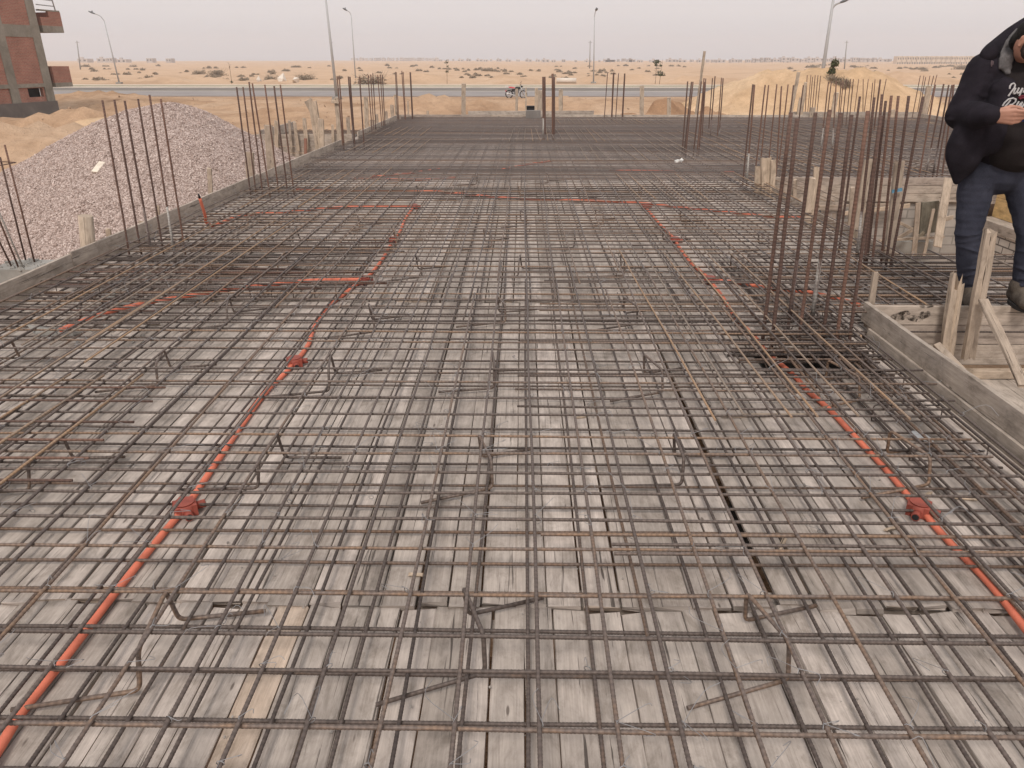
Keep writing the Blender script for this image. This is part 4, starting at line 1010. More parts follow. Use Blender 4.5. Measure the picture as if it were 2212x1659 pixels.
cluster('at the back right corner of the slab', c4((1366, 617), (1395, 617), (1410, 630), (1445, 618), (1475, 618), (1502, 610)), c4((1300, 955), (1340, 935), (1352, 940), (1385, 930), (1400, 950), (1420, 950)), .012)
cluster('on the right wing beside the man', c4((1488, 690), (1557, 685), (1598, 693), (1625, 693), (1640, 690)), c4((1360, 1420), (1410, 1420), (1470, 1420), (1500, 1430), (1545, 1430)), .0125, cem=(1, 2))
cluster('over the dark pocket on the right', [(1708.6, 243), (1722, 256), (1762, 243), (1793, 237), (1816, 244), (1839.6, 248), (1875, 239.6), (1903, 250)],
        [(1652, 696), (1670.5, 716), (1706, 683), (1730, 700), (1755, 681), (1781, 704), (1810, 717), (1837.5, 717)], .0125, low=.42, cem=(2, 4))
cluster('beside the pale edge board of the void', c4((873, 787), (990, 795), (1055, 770), (1084, 823), (1130, 780), (1187, 783), (1272, 783), (1388, 787)), [(1814.6, 523), (1851, 553), (1868, 560), (1874, 552), (1885, 559), (1905, 550), (1916, 559), (1926, 564)], .0118, cem=(1,))
# stirrups round the near column bars
m = MB()
for z, w_ in ((-.12, 0), (-.05, .02), (.02, -.01), (.09, .01)):
    m.tube(fil([(1.56 - w_, 4.2, z), (2.08, 4.18, z), (2.10 + w_, 4.52, z), (1.58, 4.54, z + .01), (1.56 - w_, 4.2, z)], .03, 3), .005, 5)
tag(m.build('column_stirrups', M['barlow']), 'dark stirrup rings round the tall near bars in the pocket', 'stirrup')
# thin column bars at the far left over the concrete stub
def stub():
    q = G(60, 590, GZ + 1.0)
    b_ = G(50, 600, -.55); cx, cy = G(58, 572, -.25).x, G(58, 572, -.25).y
    m = MB(); m.box((cx - .28, cy - .2, GZ - .3), (cx + .27, cy + .22, -.25)); 
    for k in range(30): rock(m, V(cx + rnd(-.27, .26), cy + rnd(-.2, .2), -.25), rnd(.02, .05), .5)
    tag(m.build('column', M['concrete']), 'rough concrete column stub outside the left edge board', 'column')
    a = [(-8, 445), (0, 450), (10, 345), (9, 498), (-12, 520)]; 
    bars = (((40 * .2512, 1245 * .2512 + 0), (280, 840)), ((0, 1350 * .2512), (215, 870)), ((0, 520), (145, 880)), ((3, 545), (178, 850)), ((0, 620), (90, 870)))
    for i, ((tx_, ty_), bb) in enumerate(bars):
        bpx = (bb[0] * .2512, 338.9 + bb[1] * .2512); a = P(bpx[0], bpx[1], cy + (.12 if i < 2 else -.12)); tp = P(tx_, ty_, a.y)
        if i >= 2: tp = a + V(-.05 * (i - 1), 0, rnd(1.0, 1.15)) + V(-.13, 0, 0)
        a.z = min(a.z, -.2); m = MB(); m.tube([a - V(0, 0, .1), a.lerp(tp, .5), tp], .009, 6); o = m.build('starter_bar', M['barcement' if i == 3 else 'barrust'], origin=a)
        tag(o, f'{ORD[i]} thin bar from the right in the concrete stub at the far left' if i else 'rightmost thin bar rising from the concrete stub at the far left', 'rebar', 'thin bars in the concrete stub at the far left')
    z = P(10, 438, cy).z if False else -.25 + 1.1
    m = MB(); zz = P(20, 353.5, cy).z; xx = P(21, 353.5, cy).x
    m.tube(fil([(xx, cy + .1, zz), (xx - .42, cy + .1, zz + .02), (xx - .42, cy - .12, zz), (xx, cy - .12, zz), (xx, cy + .1, zz)], .02, 2), .005, 5)
    tag(m.build('column_stirrup', M['barrust']), 'single stirrup tied high on the thin bars at the far left', 'stirrup')
    # limestone blocks beside
    z0 = -.56; k = 0
    for lv in range(4):
        for c_ in range(3):
            for r_ in range(2):
                xx = cx - .42 - c_ * .36 - (.08 if lv % 2 else 0); yy = cy - .42 - r_ * .25
                m = MB(); m.box((-.17, -.115, -.06), (.17, .115, .058)); o = m.build('block', M['kerb']); o.location = (xx, yy + .1, z0 + .1 - lv * .125); o.rotation_euler = (0, 0, rnd(-.04, .04))
                tag(o, 'pale limestone block in the low stack beside the concrete column stub', 'block', 'limestone blocks stacked beside the column stub')
    for lv in range(6):
        m = MB(); m.tube([(-.3, 0, 0), (.3, 0, 0)], .06, 8); o = m.build('log', M['black']); o.location = (cx - .75, cy + .1, -.55 + lv * .145); o.rotation_euler = (0, 0, rnd(-.3, .3))
        tag(o, 'dark round timber end in the pile at the left picture edge', 'log', 'dark timber ends piled at the left picture edge')
stub()

# ================================================================ STAKES
def stake(label, top, base, wpx, Y=None, X=None, w1=None, mat='stake', low=.5, t=None, split=0, round_=False, name='stake'):
    if X is not None: a = PX(base[0], base[1], X)
    else: a = P(base[0], base[1], Y)
    tp = P(top[0], top[1], a.y); dep = (a - CO).length; w_ = wpx * dep / 1600
    d = (tp - a).normalized(); a = a - d * low; m = MB(); L = (tp - a).length
    if round_:
        n_ = 11; was = len(m.v)
        m.tube([a, a.lerp(tp, .5), tp], w_ / 2, n_, w_ / 2 * .92)
    elif split:
        k = split; 
        for j in range(k):
            f = (j + .5) / k - .5; off = V(w_ * f, 0, 0); tt = tp + off - d * rnd(0, .14) * (1 if j % 2 else .25)
            m.plank(a + off, tt, (0, -1, 0), w_ / k * 1.18, t or w_ * .5, rnd(.4, .9), .002, w1=w_ / k * rnd(.8, 1.1), bev=.002, seg=.12, ragged=.022)
    else: m.plank(a, tp, (0, -1, 0), w_, t or max(.02, w_ * .45), None, .004, w1=(w1 or 1) * w_, bev=.003, seg=.15, ragged=.014)
    return tag(m.build(name, M[mat], origin=Vector(a)), label, 'stake', 'timber stakes holding the side boards')
LE = -4.03
stake('thick round weathered stake outside the left edge board, in front of the gravel', (184.6, 466), (191, 540), 27, X=LE, round_=True, low=.8, mat='stake')
stake('short pale stub of a stake just right of the thick round stake', (233, 495), (236, 516), 9, X=LE)
stake('tiny stub behind the starter bars at the left edge board', (305, 477), (306, 488), 10, X=LE)
stake('slim stake hidden behind the fourth starter bar at the left', (340, 446), (341, 470), 7, X=LE)
stake('slim grey stake at the gravel foot behind the orange upright conduit', (452, 364), (454, 420), 8.5, X=LE)
stake('grey stake in the second starter bar group at the left', (538, 330), (541, 385), 15, X=LE - .1)
stake('broad old stake behind the seven starter bars', (579, 271), (584, 360), 15, X=LE - .5, low=.8)
stake('forked split post at the gap in the left edge', (672, 212), (690, 320), 15, Y=15.6, split=2, t=.08)
stake('forked split post at the gap in the left edge, shorter right prong', (692, 257), (694, 320), 11, Y=15.55, t=.06)
stake('left prong of the split post leaning away to the left', (660, 219), (672, 240), 7, Y=15.65, low=.05)
stake('tall square post at the end of the near left edge board', (727, 212), (734, 303), 9.5, Y=16.9, t=.06)
stake('small crosspiece stub on the tall square post', (724, 218), (724, 220), 16, Y=16.85, low=.02)
for px, y0_, y1_, w_, lab in ((790, 210, 285, 7.5, 'grey stake between the two left starter bar groups'), (751, 254, 284, 7, 'short stake right of the tall square post'), (804, 260, 283, 11, 'dark broad stub beside the grey stake of the annex'), (813.5, 247, 268, 5, 'slim stub left of the corner of the back left edge'), (834, 241, 265, 5, 'narrow stub before the back left board'), (846, 227, 252, 7, 'pointed stake along the back left board')):
    stake(lab, (px, y0_), (px + 2, y1_), w_, X=-4.05 if y1_ < 270 else -4.0)
stake('thin stake left of the back left corner', (853, 205), (857, 250), 4, Y=24.6)
stake('tiny thin stick behind the back left corner', (881, 218), (882, 248), 3, Y=24.6)
for px, y0_, y1_, w_, lab in ((657, 256, 275, 7, 'stub on the left annex side board'), (636, 264, 276, 6, 'second stub on the left annex side board'), (624, 260, 280, 5, 'dark slanting stub of the left annex'), (596, 261, 325, 7, 'slim stake at the left corner of the annex'), (718, 270, 305, 5, 'slim pointed stake before the annex boards')):
    stake(lab, (px, y0_), (px + 1.5, y1_), w_, Y=17.6)
m = MB(); a = P(659.5, 299, 17.45); b2 = P(659.5, 333, 17.45); m.plank(b2, a, (0, -1, 0), .062, .04, .95); tag(m.build('stake', plain('reddish_timber', (.27, .14, .1), .9)), 'reddish short post in front of the annex boards', 'stake')
for px, y0_, y1_, w_, lab in ((1001, 181, 249, 8.5, 'upright grey stake left of the motorcycle at the back edge'), (1116, 192, 239, 5.2, 'stake in front of the motorcycle'), (1135.8, 190, 239, 2.6, 'thin stick in front of the front wheel of the motorcycle'), (1158, 190, 239, 6, 'pale stake right of the motorcycle'), (1166.5, 196, 251, 9, 'broad brown stake beside the thick starter bars'), (1211, 193.5, 247, 8.3, 'grey stake right of the thick starter bars'), (1386.5, 185.5, 248, 8, 'tall grey stake in front of the brown spoil heap'), (1445, 211, 248, 7.2, 'short wide stake right of the brown spoil heap'), (1279.5, 239, 247, 6, 'very short stub on the back edge board'), (924, 240, 246, 5, 'tiny stub on the back edge board at the left')):
    stake(lab, (px + .5, y0_), (px, y1_), w_, Y=24.48)
stake('long thin plank leaning up into the sky behind the starter bars', (1522.5, 111), (1504, 248), 4.6, Y=24.5, t=.05, name='leaning_plank')
stake('long plank leaning at the left of the green tree on the sand heap', (1726, 156), (1708, 245), 6.0, Y=24.7, name='leaning_plank')
stake('grey stake left of the back starter bars, leaning right', (1741, 178), (1731, 248), 5.5, Y=24.6); stake('short grey stake between leaning planks', (1731, 211), (1725, 248), 6.5, Y=24.4)
stake('low broad stub at the back corner board', (1757, 233), (1754, 254), 9, Y=24.1); stake('grey stake in front of the grassy patch', (1808, 200), (1800, 246), 8, Y=24.5)
stake('low stub right of the grassy patch', (1928, 237), (1927, 246), 9, Y=24.5); stake('grey stake by the road corner near the man', (2008, 187), (1998, 246), 9, Y=24.5)
stake('wide pale stake at the left end of the void', (1656.5, 341), (1656, 405), 19.5, Y=10.7, low=.5); stake('narrow reddish stake touching the wide pale stake', (1671.5, 346), (1669, 410), 9.5, Y=10.65)
stake('low pale stake left of the wide one at the void', (1638.5, 361), (1637, 398), 11, Y=10.75)
stake('pale stake with a rounded top in front of the beam boards', (1755, 386.5), (1746, 456), 17, Y=8.6, w1=.75); stake('taller reddish stake behind the rounded one', (1765, 363), (1757, 450), 10, Y=8.75)
stake('thin batten nailed on the beam side boards', (1718.5, 388), (1717, 440), 6.5, Y=10.9, low=.1)
stake('tall pale stake standing in the void left of the taped one', (1878, 346), (1850, 512), 14, Y=7.6, low=.2)
s_ = stake('broad stake with a strip of blue tape standing in the void', (1946, 350), (1920, 560), 17, Y=6.95, low=.6)
a = P(1938, 411, 6.9); m = MB(); m.plank(a + V(-.045, 0, -.012), a + V(.045, 0, .008), (0, -1, 0), .03, .002, .5, 0); tag(m.build('tape_strip', plain('blue_tape', (.13, .30, .42), .5)), 'strip of blue tape round the broad stake in the void', 'tape')
for i, (a_, b2, w_, lab) in enumerate((((1700 + 8, 460), (1733 + 70, 446), 8, None),)): pass
def slat(label, a, b2, Y, wpx, mat='stake', Y2=None):
    A, B = P(a[0], a[1], Y), P(b2[0], b2[1], Y2 or Y); dep = (A - CO).length; m = MB(); m.plank(A, B, (0, -1, 0), wpx * dep / 1600, .025, None, .003, seg=.2, ragged=.006)
    return tag(m.build('slat', M[mat]), label, 'slat')
c9 = lambda x, y: (1626.5 + x * .2647, 379.5 + y * .2647)
slat('long batten nailed slantwise across the brick wall of the void', c9(750, 310), c9(1280, 245), 10.85, 8); slat('upper short slat of the arrow-shaped pair in the void', c9(1200, 385), c9(1305, 437), 10.8, 5)
slat('lower slat of the arrow-shaped pair in the void', c9(1060, 590), c9(1300, 445), 10.75, 7); slat('short brace nailed across the leaning wooden post', c9(1510, 368), c9(1640, 340), 10.5, 8)
slat('leaning wooden post at the right end of the beam boards', c9(1600, 20), c9(1508, 580), 10.6, 15, Y2=10.2); slat('small slanting stick by the pale edge board', c9(535, 300), c9(585, 365), 9.5, 4)
slat('dark post standing against the pale brick wall behind the knee of the man', (2112, 470), (2095, 572), 9.2, 10, 'form')
m = MB(); A = P(*c9(1450, 213), 10.8); B = P(*c9(1425, 470), 10.8); m.plank(A, B, (0, -1, 0), .24, .03, .2, .004); m.plank(A + V(-.06, -.03, -.5), B + V(-.06, -.03, .02), (0, -1, 0), .07, .01, .97, .004)
tag(m.build('shutter_board', wood('mould_stained_board', (.18, .165, .13), (.22, .2, .16), (.3, .26, .2), (.12, .11, .09), .7)), 'dark mouldy board with an orange broken patch leaning on the brick wall', 'board')
for lab_, a_, b2_, Y_, w_ in (('horizontal waling batten along the foot of the beam boards', (1770, 447), (1935, 441), 10.9, 5), ('slanting prop behind the taped stake', (1903, 545), (1935, 440), 9.6, 7), ('rough prop between the tall pale stake and the pale edge board', (1836, 500), (1842, 405), 9.9, 8), ('upright prop under the beam boards', (1975, 560), (1985, 438), 10.4, 9), ('low cross batten near the foot of the brick wall', (1900, 520), (2040, 512), 10.7, 5), ('thin prop leaning on the dark mouldy board', (1996, 556), (2018, 452), 10.3, 5)):
    slat(lab_, a_, b2_, Y_, w_)
# pit foreground timber
stake('pale pointed stake at the corner of the right side boards', (1893, 590), (1877, 705), 17, Y=5.05, w1=.6, low=.3)
stake('splintered broken stake in front of the boot of the man', (2072, 600), (2049, 752), 23, Y=4.80, split=4, low=.05, t=.04)
stake('tall splintered stake leaning in front of the legs of the man', (2142, 505), (2097, 760), 20, Y=4.74, split=2, low=.05, t=.04)
slat('pale brace slanting down to the right picture edge', (2127, 645), (2214, 832), 4.7, 17, 'stake', 4.1)
slat('short brace sticking out over the right side boards', (2022, 741), (2080, 800), 4.5, 13, 'stake', 4.2)
# tar stains as thin splashes on the pit boards
m = MB()
for (px, py, rx, ry) in ((1944, 683, 17, 9.5), (1974, 687, 14, 7), (1997, 680, 15, 8), (2000, 660.5, 14, 4.5), (1985, 692, 9, 4), (1955, 676, 11, 5)):
    c_ = P(px, py, 4.9185); idx = []
    for k in range(22):
        t_ = 2 * math.pi * k / 22; q = 1 + .22 * noise.noise(V(math.cos(t_) * 1.6 + px, math.sin(t_) * 1.6, py)) * 2; idx.append(m.add(c_ + V(rx * q * math.cos(t_), 0, ry * q * math.sin(t_)) * (5.2 / 1600) + V(0, -.0004 * len(m.f), 0)))
    m.face(idx)
b = NB('tar_splash'); n_ = b.noise(b.coord('Object'), 26, 4, .7); b.col((0.045, 0.034, 0.026)); b.rough(.85)
b.lk(b.ramp(n_, [(0.42, (0.0,) * 3), (0.62, (.9,) * 3)]), b.p.inputs['Alpha'])
tag(m.build('tar_stain', b.m), 'dark tar splashes on the upper pit side board', 'stain')

# ================================================================ CONDUITS AND BOXES
ZC = .018
def conduit(label, pts, r=.0145, z=ZC, extra=None):
    w_ = [G(px, py, z) for px, py in pts]
    if extra: w_ = extra(w_)
    m = MB(); m.tube(bez(w_, 5), r, 12); o = m.build('conduit', M['orange']); return tag(o, label, 'conduit pipe')
def jbox(label, px, py, rz=0, r=.046):
    q = G(px, py, .03); o = empty('junction_box', (q.x, q.y, .002), rz); tag(o, label, 'junction box', 'red-brown junction boxes on the planks')
    m = MB(); n_ = 20
    m.tube([(0, 0, 0), (0, 0, .004), (0, 0, .05), (0, 0, .052)], lambda t: r * (1.0 if t < .9 else .94), n_)
    for k in range(4): a_ = math.pi / 4 + k * math.pi / 2; m.box((-.009, -.009, 0), (.009, .009, .05), Matrix.Translation((math.cos(a_) * r, math.sin(a_) * r, 0)))
    m.build('body', M['redbox'], o)
    m = MB()
    m.tube([(0, 0, .052), (0, 0, .0565), (0, 0, .057)], lambda t: r * .88, n_); m.build('lid', M['redbox'], o)
    for k in (0, 1, 3):
        a_ = k * math.pi / 2; d = V(math.cos(a_), math.sin(a_), 0); m = MB(); c_ = V(0, 0, .022)
        m.tube([c_ + d * r * .9, c_ + d * (r + .03), c_ + d * (r + .034)], .0175, 12); m.cur = 1; m.tube([c_ + d * (r + .0345), c_ + d * (r + .0352)], .0135, 12); m.build('socket', [M['redbox'], M['black']], o)
    return o
conduit('long orange conduit from the bottom left corner to the near left junction box', [(-60, 1708), (0, 1614), (44, 1543), (118, 1449), (189, 1358), (249, 1280), (350, 1155), (392, 1106)])
conduit('straight orange conduit between the two left junction boxes', [(408, 1085), (418, 1072), (505, 944), (569.5, 853), (620, 802), (631, 788)])
conduit('curved orange conduit rising from the second left junction box to the branching box', [(640, 776), (652, 765), (668, 740), (678, 709), (706, 665), (736, 641), (768, 616), (782, 608)])
conduit('orange conduit from the branching box up to the next box', [(790, 602), (802, 590), (824, 563), (846, 525)]); conduit('short orange conduit between the two upper left boxes', [(850, 514), (863, 502), (876, 472), (893, 448)])
conduit('orange conduit sweeping left from the branching box to the left edge', [(778, 604), (769, 604), (670, 606), (587, 615), (515, 623), (421, 637), (339, 650), (276, 663), (201, 685), (130, 713)], .0155, .075)
conduit('bright orange conduit in the right foreground running off the right edge', [(2290, 1452), (2212, 1354), (2140, 1263), (2039, 1158), (1993, 1104)])
conduit('long orange conduit from the right junction box back past the tall bars', [(1977, 1088), (1965, 1075), (1915, 1015), (1844, 940), (1790, 883), (1743, 843), (1716, 812), (1658, 762), (1628, 725), (1591, 688), (1560, 640), (1543, 618), (1536, 607)])
conduit('orange conduit behind the right branching box', [(1530, 600), (1494, 569), (1470, 538), (1460, 522)]); conduit('short orange conduit up to the far right box', [(1455, 514), (1427, 486), (1403, 458), (1395, 448)])
conduit('orange conduit crossing the whole slab from left to right', [(640, 409), (733, 411), (926, 413), (949, 414), (1102, 428), (1225, 432), (1378, 438), (1470, 448), (1592, 460), (1670, 468), (1735, 470)], .014)
conduit('orange conduit branching right towards the pit corner', [(1540, 604), (1590, 610), (1626, 616), (1675, 625), (1748, 631), (1822, 648), (1857, 659)])
conduit('orange conduit from the upright stub towards the centre', [(457, 488), (480, 480), (510, 469), (559, 461), (598, 460), (670, 453), (752, 447), (890, 446)])
conduit('faint orange conduit far back in the middle', [(757, 386), (830, 387), (911, 388), (985, 384)]); conduit('second faint orange conduit far back left of centre', [(800, 382), (851, 378), (900, 372), (950, 365)])
conduit('faint orange conduit far back on the right', [(1315, 368), (1436, 370), (1587, 372)], .016); conduit('faint orange conduit slanting across the far middle', [(1084, 366), (1140, 355), (1190, 348)])
b_ = G(455, 489, ZC); tpp = P(431.5, 428, b_.y - .25)
m = MB(); pts = bez([b_ + V(.02, .02, 0), b_ + V(-.03, -.03, .05), P(443, 465, b_.y - .15), tpp], 6); m.tube(pts, .0165, 10); m.cur = 1; d = (pts[-1] - pts[-2]).normalized()
m.tube([pts[-1] + d * .001, pts[-1] + d * .04, pts[-1] + d * .055], .014, 9, .006); tag(m.build('conduit', [M['orange'], M['black']]), 'upright orange conduit stub with a black taped end at the left edge board', 'conduit pipe')
b_ = G(1735, 470, ZC); pts = bez([b_, b_ + V(.06, -.02, .01), P(1758, 468, b_.y), P(1764, 463, b_.y)], 5); m = MB(); m.tube(pts, .0125, 8); m.cur = 1; d = (pts[-1] - pts[-2]).normalized(); m.tube([pts[-1], pts[-1] + d * .06], .015, 8); tag(m.build('conduit', [M['orange'], M['black']]), 'orange conduit end with a black tip poking over the pale edge board', 'conduit pipe')
for px, py, rz, lab in ((400, 1096, .6, 'near red-brown junction box on the left conduit'), (636, 781, .45, 'second red-brown junction box up the left conduit'), (786, 605, .2, 'junction box where the left conduit branches'), (848, 518, .3, 'small junction box above the branching one on the left'), (895, 446, .1, 'farthest junction box of the left conduit'),
                        (1985, 1096, -.6, 'near red-brown junction box on the right conduit'), (1533, 604, -.4, 'junction box where the right conduit branches'), (1458, 518, -.3, 'junction box above the branching one on the right'), (1394, 446, .1, 'farthest junction box of the right conduit')):
    jbox(lab, px, py, rz)
# small loose things
q = G(1992, 943, .03); m = MB(); m.ball((0, 0, 0), (.036, .06, .003), 16, 6); o = m.build('tin_lid', M['lampsteel']); o.location = q; o.rotation_euler = (.1, 0, .5); tag(o, 'flat oval tin lid lying on the planks by the right side boards', 'lid')
m = MB()
for px, py, L, a_ in ((1675, 894, .34, .02), (1640, 897, .4, .05), (1690, 1155 + 20, .09, 1), (1930, 1140, .08, .4), (2000, 1070, .10, .7), (1255, 900, .05, .3), (2080, 1075, .1, -.2), (900, 1240, .05, 0), (560, 800, .06, 1), (860, 430, .1, 0), (330, 700, .1, 0)):
    q = G(px, py, .012); d = V(math.cos(a_), math.sin(a_), 0) * L / 2; m.plank(q - d, q + d, (0, 0, 1), .016, .006, .95, .002, seg=.1, ragged=.01, bev=.001)
tag(m.build('wood_splinters', M['stake']), 'loose wood splinters scattered over the planks', 'splinters', kind='stuff')
m = MB(); random.seed(8)
for k in range(230):
    px, py = (rnd(0, 330), rnd(575, 745)) if k < 150 else (rnd(0, 2212), rnd(560, 1600)); q = G(px, py, .004)
    if q.x < LX + .05 or q.x > 2.2: continue
    rock(m, q, rnd(.006, .03) if k < 150 else rnd(.003, .008), .5)
tag(m.build('mortar_crumbs', M['chip']), 'dark mortar crumbs along the left edge board', 'crumbs', kind='stuff')
for i, (px, py, s_, lab) in enumerate(((235, 640, .11, 'flat broken concrete lump under the bars near the left edge board'), (95, 715, .13, 'broken pale slab piece in the left corner under the bars'), (150, 722, .09, 'dark lump beside the end of the sweeping conduit'), (268, 655, .09, 'small concrete lump by the sweeping conduit'))):
    q = G(px, py, .02); m = MB(); rock(m, V(0, 0, 0), s_, .5); o = m.build('concrete_lump', M['concrete']); o.location = q; o.scale = (1.2, .8, .35); tag(o, lab, 'rubble')
q = G(1463, 348, .2); m = MB(); rock(m, V(0, 0, 0), .07, .5); rock(m, V(.06, .02, .02), .05, .5); o = m.build('plastic_bag', plain('white_bag', (.7, .69, .66), .6)); o.location = q; o.scale = (1.2, .8, .7); tag(o, 'crumpled white plastic bag on the far mat', 'bag')
# block and box at the back edge, in front of the motorcycle
m = MB(); A = P(1136, 260, 23.6); B = P(1168, 239, 23.6); m.box((A.x, 23.55, A.z), (B.x, 23.85, B.z)); tag(m.build('mottled_panel', M['plinth']), 'mottled grey formwork panel standing at the back edge beside the thick bars', 'formwork panel')
m = MB(); A = P(1137.5, 239, 24.7); B = P(1155, 230.5, 24.7); m.box((A.x, 24.65, A.z - .1), (B.x, 24.95, B.z)); m.box((A.x - .01, 24.63, B.z + .001), (B.x + .01, 24.97, B.z + .02)); tag(m.build('black_crate', M['black']), 'black crate behind the back edge below the motorcycle', 'crate')
m = MB(); A = P(1173, 290, 17.9); 
# ================================================================ MOTORCYCLE
def motorcycle():
    q = G(1115, 211.5, GZ); o = empty('motorcycle', (q.x, q.y, gh(q.x, q.y))); o.rotation_euler = (R(4), 0, R(-8))
    tag(o, 'small motorcycle with a red seat and chrome rack parked beside the road', 'motorcycle')
    chrome = plain('bike_chrome', (.55, .54, .53), .3, .7); blk = M['black']; red = plain('bike_red', (.5, .06, .07), .5); gr = plain('bike_grey', (.2, .2, .2), .5, .3); tyre = plain('bike_tyre', (.025, .025, .025), .8)
    def wheel(name, x):
        r = .30; c_ = V(x, 0, r); w_ = MB()
        ring = lambda rr: [c_ + V(math.cos(t) * rr, 0, math.sin(t) * rr) for t in [2 * math.pi * k / 24 for k in range(25)]]
        w_.tube(ring(r - .045), .012, 6); w_.tube([c_ + V(0, -.04, 0), c_ + V(0, .04, 0)], .06, 10)
        for k in range(12): a_ = k * math.pi / 6; w_.tube([c_, c_ + V(math.cos(a_), 0, math.sin(a_)) * (r - .05)], .005, 3)
        rim = w_.build(name, chrome, o); t_ = MB(); t_.tube(ring(r), .042, 8); t_.build('tyre', tyre, rim)
    wheel('wheel', -.62); wheel('wheel', .64)
    m = MB(); m.tube([(.40, .05, .95), (.64, .06, .30)], .022, 8); m.tube([(.40, -.05, .95), (.64, -.06, .30)], .022, 8); m.build('fork', chrome, o)
    m = MB(); m.tube(bez([(.38, -.34, 1.08), (.40, -.15, 1.10), (.42, 0, 1.02), (.40, .15, 1.10), (.38, .34, 1.08)], 4), .013, 6); m.tube([(.4, -.2, 1.09), (.44, -.28, 1.28)], .006, 4); m.tube([(.4, .2, 1.09), (.44, .28, 1.28)], .006, 4); m.ball((.44, -.30, 1.3), (.02, .06, .04), 8, 5); m.ball((.44, .30, 1.3), (.02, .06, .04), 8, 5); m.build('handlebar', blk, o)
    m = MB(); m.ball((.50, 0, .93), (.10, .09, .09), 10, 7); m.build('headlight', blk, o)
    m = MB(); m.ball((.12, 0, .80), (.25, .13, .13), 14, 8); m.ball((.28, 0, .83), (.12, .12, .1), 10, 6); m.build('fuel_tank', blk, o)
    m = MB(); m.ball((-.36, 0, .84), (.36, .13, .07), 14, 8, Matrix.Rotation(R(7), 3, 'Y')); m.build('seat', red, o)
    m = MB(); m.box((-.18, -.12, .28), (.16, .12, .52)); m.tube([(.06, 0, .45), (.16, 0, .66)], .10, 10); m.tube([(-.04, -.15, .36), (-.04, .15, .36)], .10, 10); m.build('engine', gr, o)
    m = MB(); m.tube([(.30, 0, .85), (.18, 0, .30), (-.25, 0, .28), (-.3, 0, .6), (.30, 0, .85)], .02, 6); m.tube([(-.25, 0, .32), (-.62, .09, .30)], .018, 6); m.tube([(-.25, 0, .32), (-.62, -.09, .30)], .018, 6); m.tube([(-.45, -.12, .7), (-.62, -.1, .32)], .025, 6); m.box((-.42, -.12, .52), (-.12, .12, .76)); m.build('frame', blk, o)
    m = MB(); m.tube(bez([(.16, -.12, .5), (.2, -.13, .3), (-.1, -.15, .24), (-.5, -.17, .33), (-.9, -.18, .42)], 4), lambda t: .018 + .022 * (t > .45), 8); m.build('exhaust', chrome, o)
    m = MB()
    for s_ in (-1, 1): m.tube(bez([(-.1, .14 * s_, .78), (-.4, .15 * s_, .76), (-.72, .15 * s_, .92), (-.95, .12 * s_, .98)], 4), .013, 5); m.tube(bez([(-.35, .15 * s_, .72), (-.52, .17 * s_, .5), (-.75, .16 * s_, .56), (-.8, .15 * s_, .92)], 4), .013, 5)
    m.tube([(-.95, -.12, .98), (-.95, .12, .98)], .013, 5); m.build('rack', chrome, o)
    m = MB(); m.tube([(-.90, .05 * k / 5, .0 + .62) for k in (-5, 5)], .04, 6); m.box((-.93, -.05, .5), (-.88, .05, .62)); m.build('tail_light', red, o)
    for n_, x0_ in (('mudguard', -.62), ('mudguard', .64)):
        m = MB(); pts = [V(x0_ + math.cos(t) * .35, 0, .3 + math.sin(t) * .35) for t in [R(a_) for a_ in (range(30, 150, 15) if x0_ > 0 else range(50, 190, 15))]]
        for p_, q_ in zip(pts, pts[1:]): m.prism([p_ + V(0, -.05, 0), q_ + V(0, -.05, 0), q_ + V(0, .05, 0), p_ + V(0, .05, 0)], V(0, 0, 1), .006)
        m.build(n_, chrome if x0_ > 0 else blk, o)
    m = MB(); m.tube([(-.05, .08, .3), (-.1, .28, 0)], .012, 5); m.build('side_stand', blk, o)
motorcycle()
# ================================================================ THE MAN AT THE RIGHT EDGE
random.seed(4)
def capsule(m, a, b2, r0, r1, flat=None, n=14):
    a = Vector(a); b2 = Vector(b2); k = max(3, int((b2 - a).length / max(.004, min(r0, r1) * .5)))
    fl = V(*flat) if flat else V(1, 1, 1)
    for i in range(k + 1):
        t = i / k; r = r0 + (r1 - r0) * t; m.ball(a.lerp(b2, t), (r * fl.x, r * fl.y, r * fl.z), n, max(6, n // 2 + 1))
def remesh(m, name, mats, parent, voxel, smooth=3, disp=0):
    o = m.build(name, mats, parent)
    md = o.modifiers.new('r', 'REMESH'); md.mode = 'VOXEL'; md.voxel_size = voxel; md.use_smooth_shade = True
    sm = o.modifiers.new('s', 'SMOOTH'); sm.iterations = smooth; sm.factor = .5
    if disp:
        tx_ = bpy.data.textures.new(name + '_folds', 'CLOUDS'); tx_.noise_scale = .11; tx_.noise_depth = 1
        dm = o.modifiers.new('d', 'DISPLACE'); dm.texture = tx_; dm.strength = disp; dm.mid_level = .5
    dg = bpy.context.evaluated_depsgraph_get(); me = bpy.data.meshes.new_from_object(o.evaluated_get(dg)); o.modifiers.clear(); old = o.data; o.data = me; me.name = name
    bpy.data.meshes.remove(old); return o
Yb = 5.12
J = dict(pel=P(2160, 372, Yb), belly=P(2178, 300, Yb - .04), chest=P(2190, 205, Yb - .02), nb=P(2212, 128, Yb - .03), head=P(2229, 86, Yb - .15),
         shR=P(2124, 152, Yb + .02), elR=P(2076, 247, Yb + .0), wrR=P(2146, 250, Yb - .33),
         hipR=P(2112, 380, Yb), knR=P(2092, 500, Yb - .05), anR=P(2092, 632, Yb - .03),
         hipL=P(2205, 384, Yb - .02), knL=P(2226, 505, Yb - .13), anL=P(2210, 628, Yb - .13))
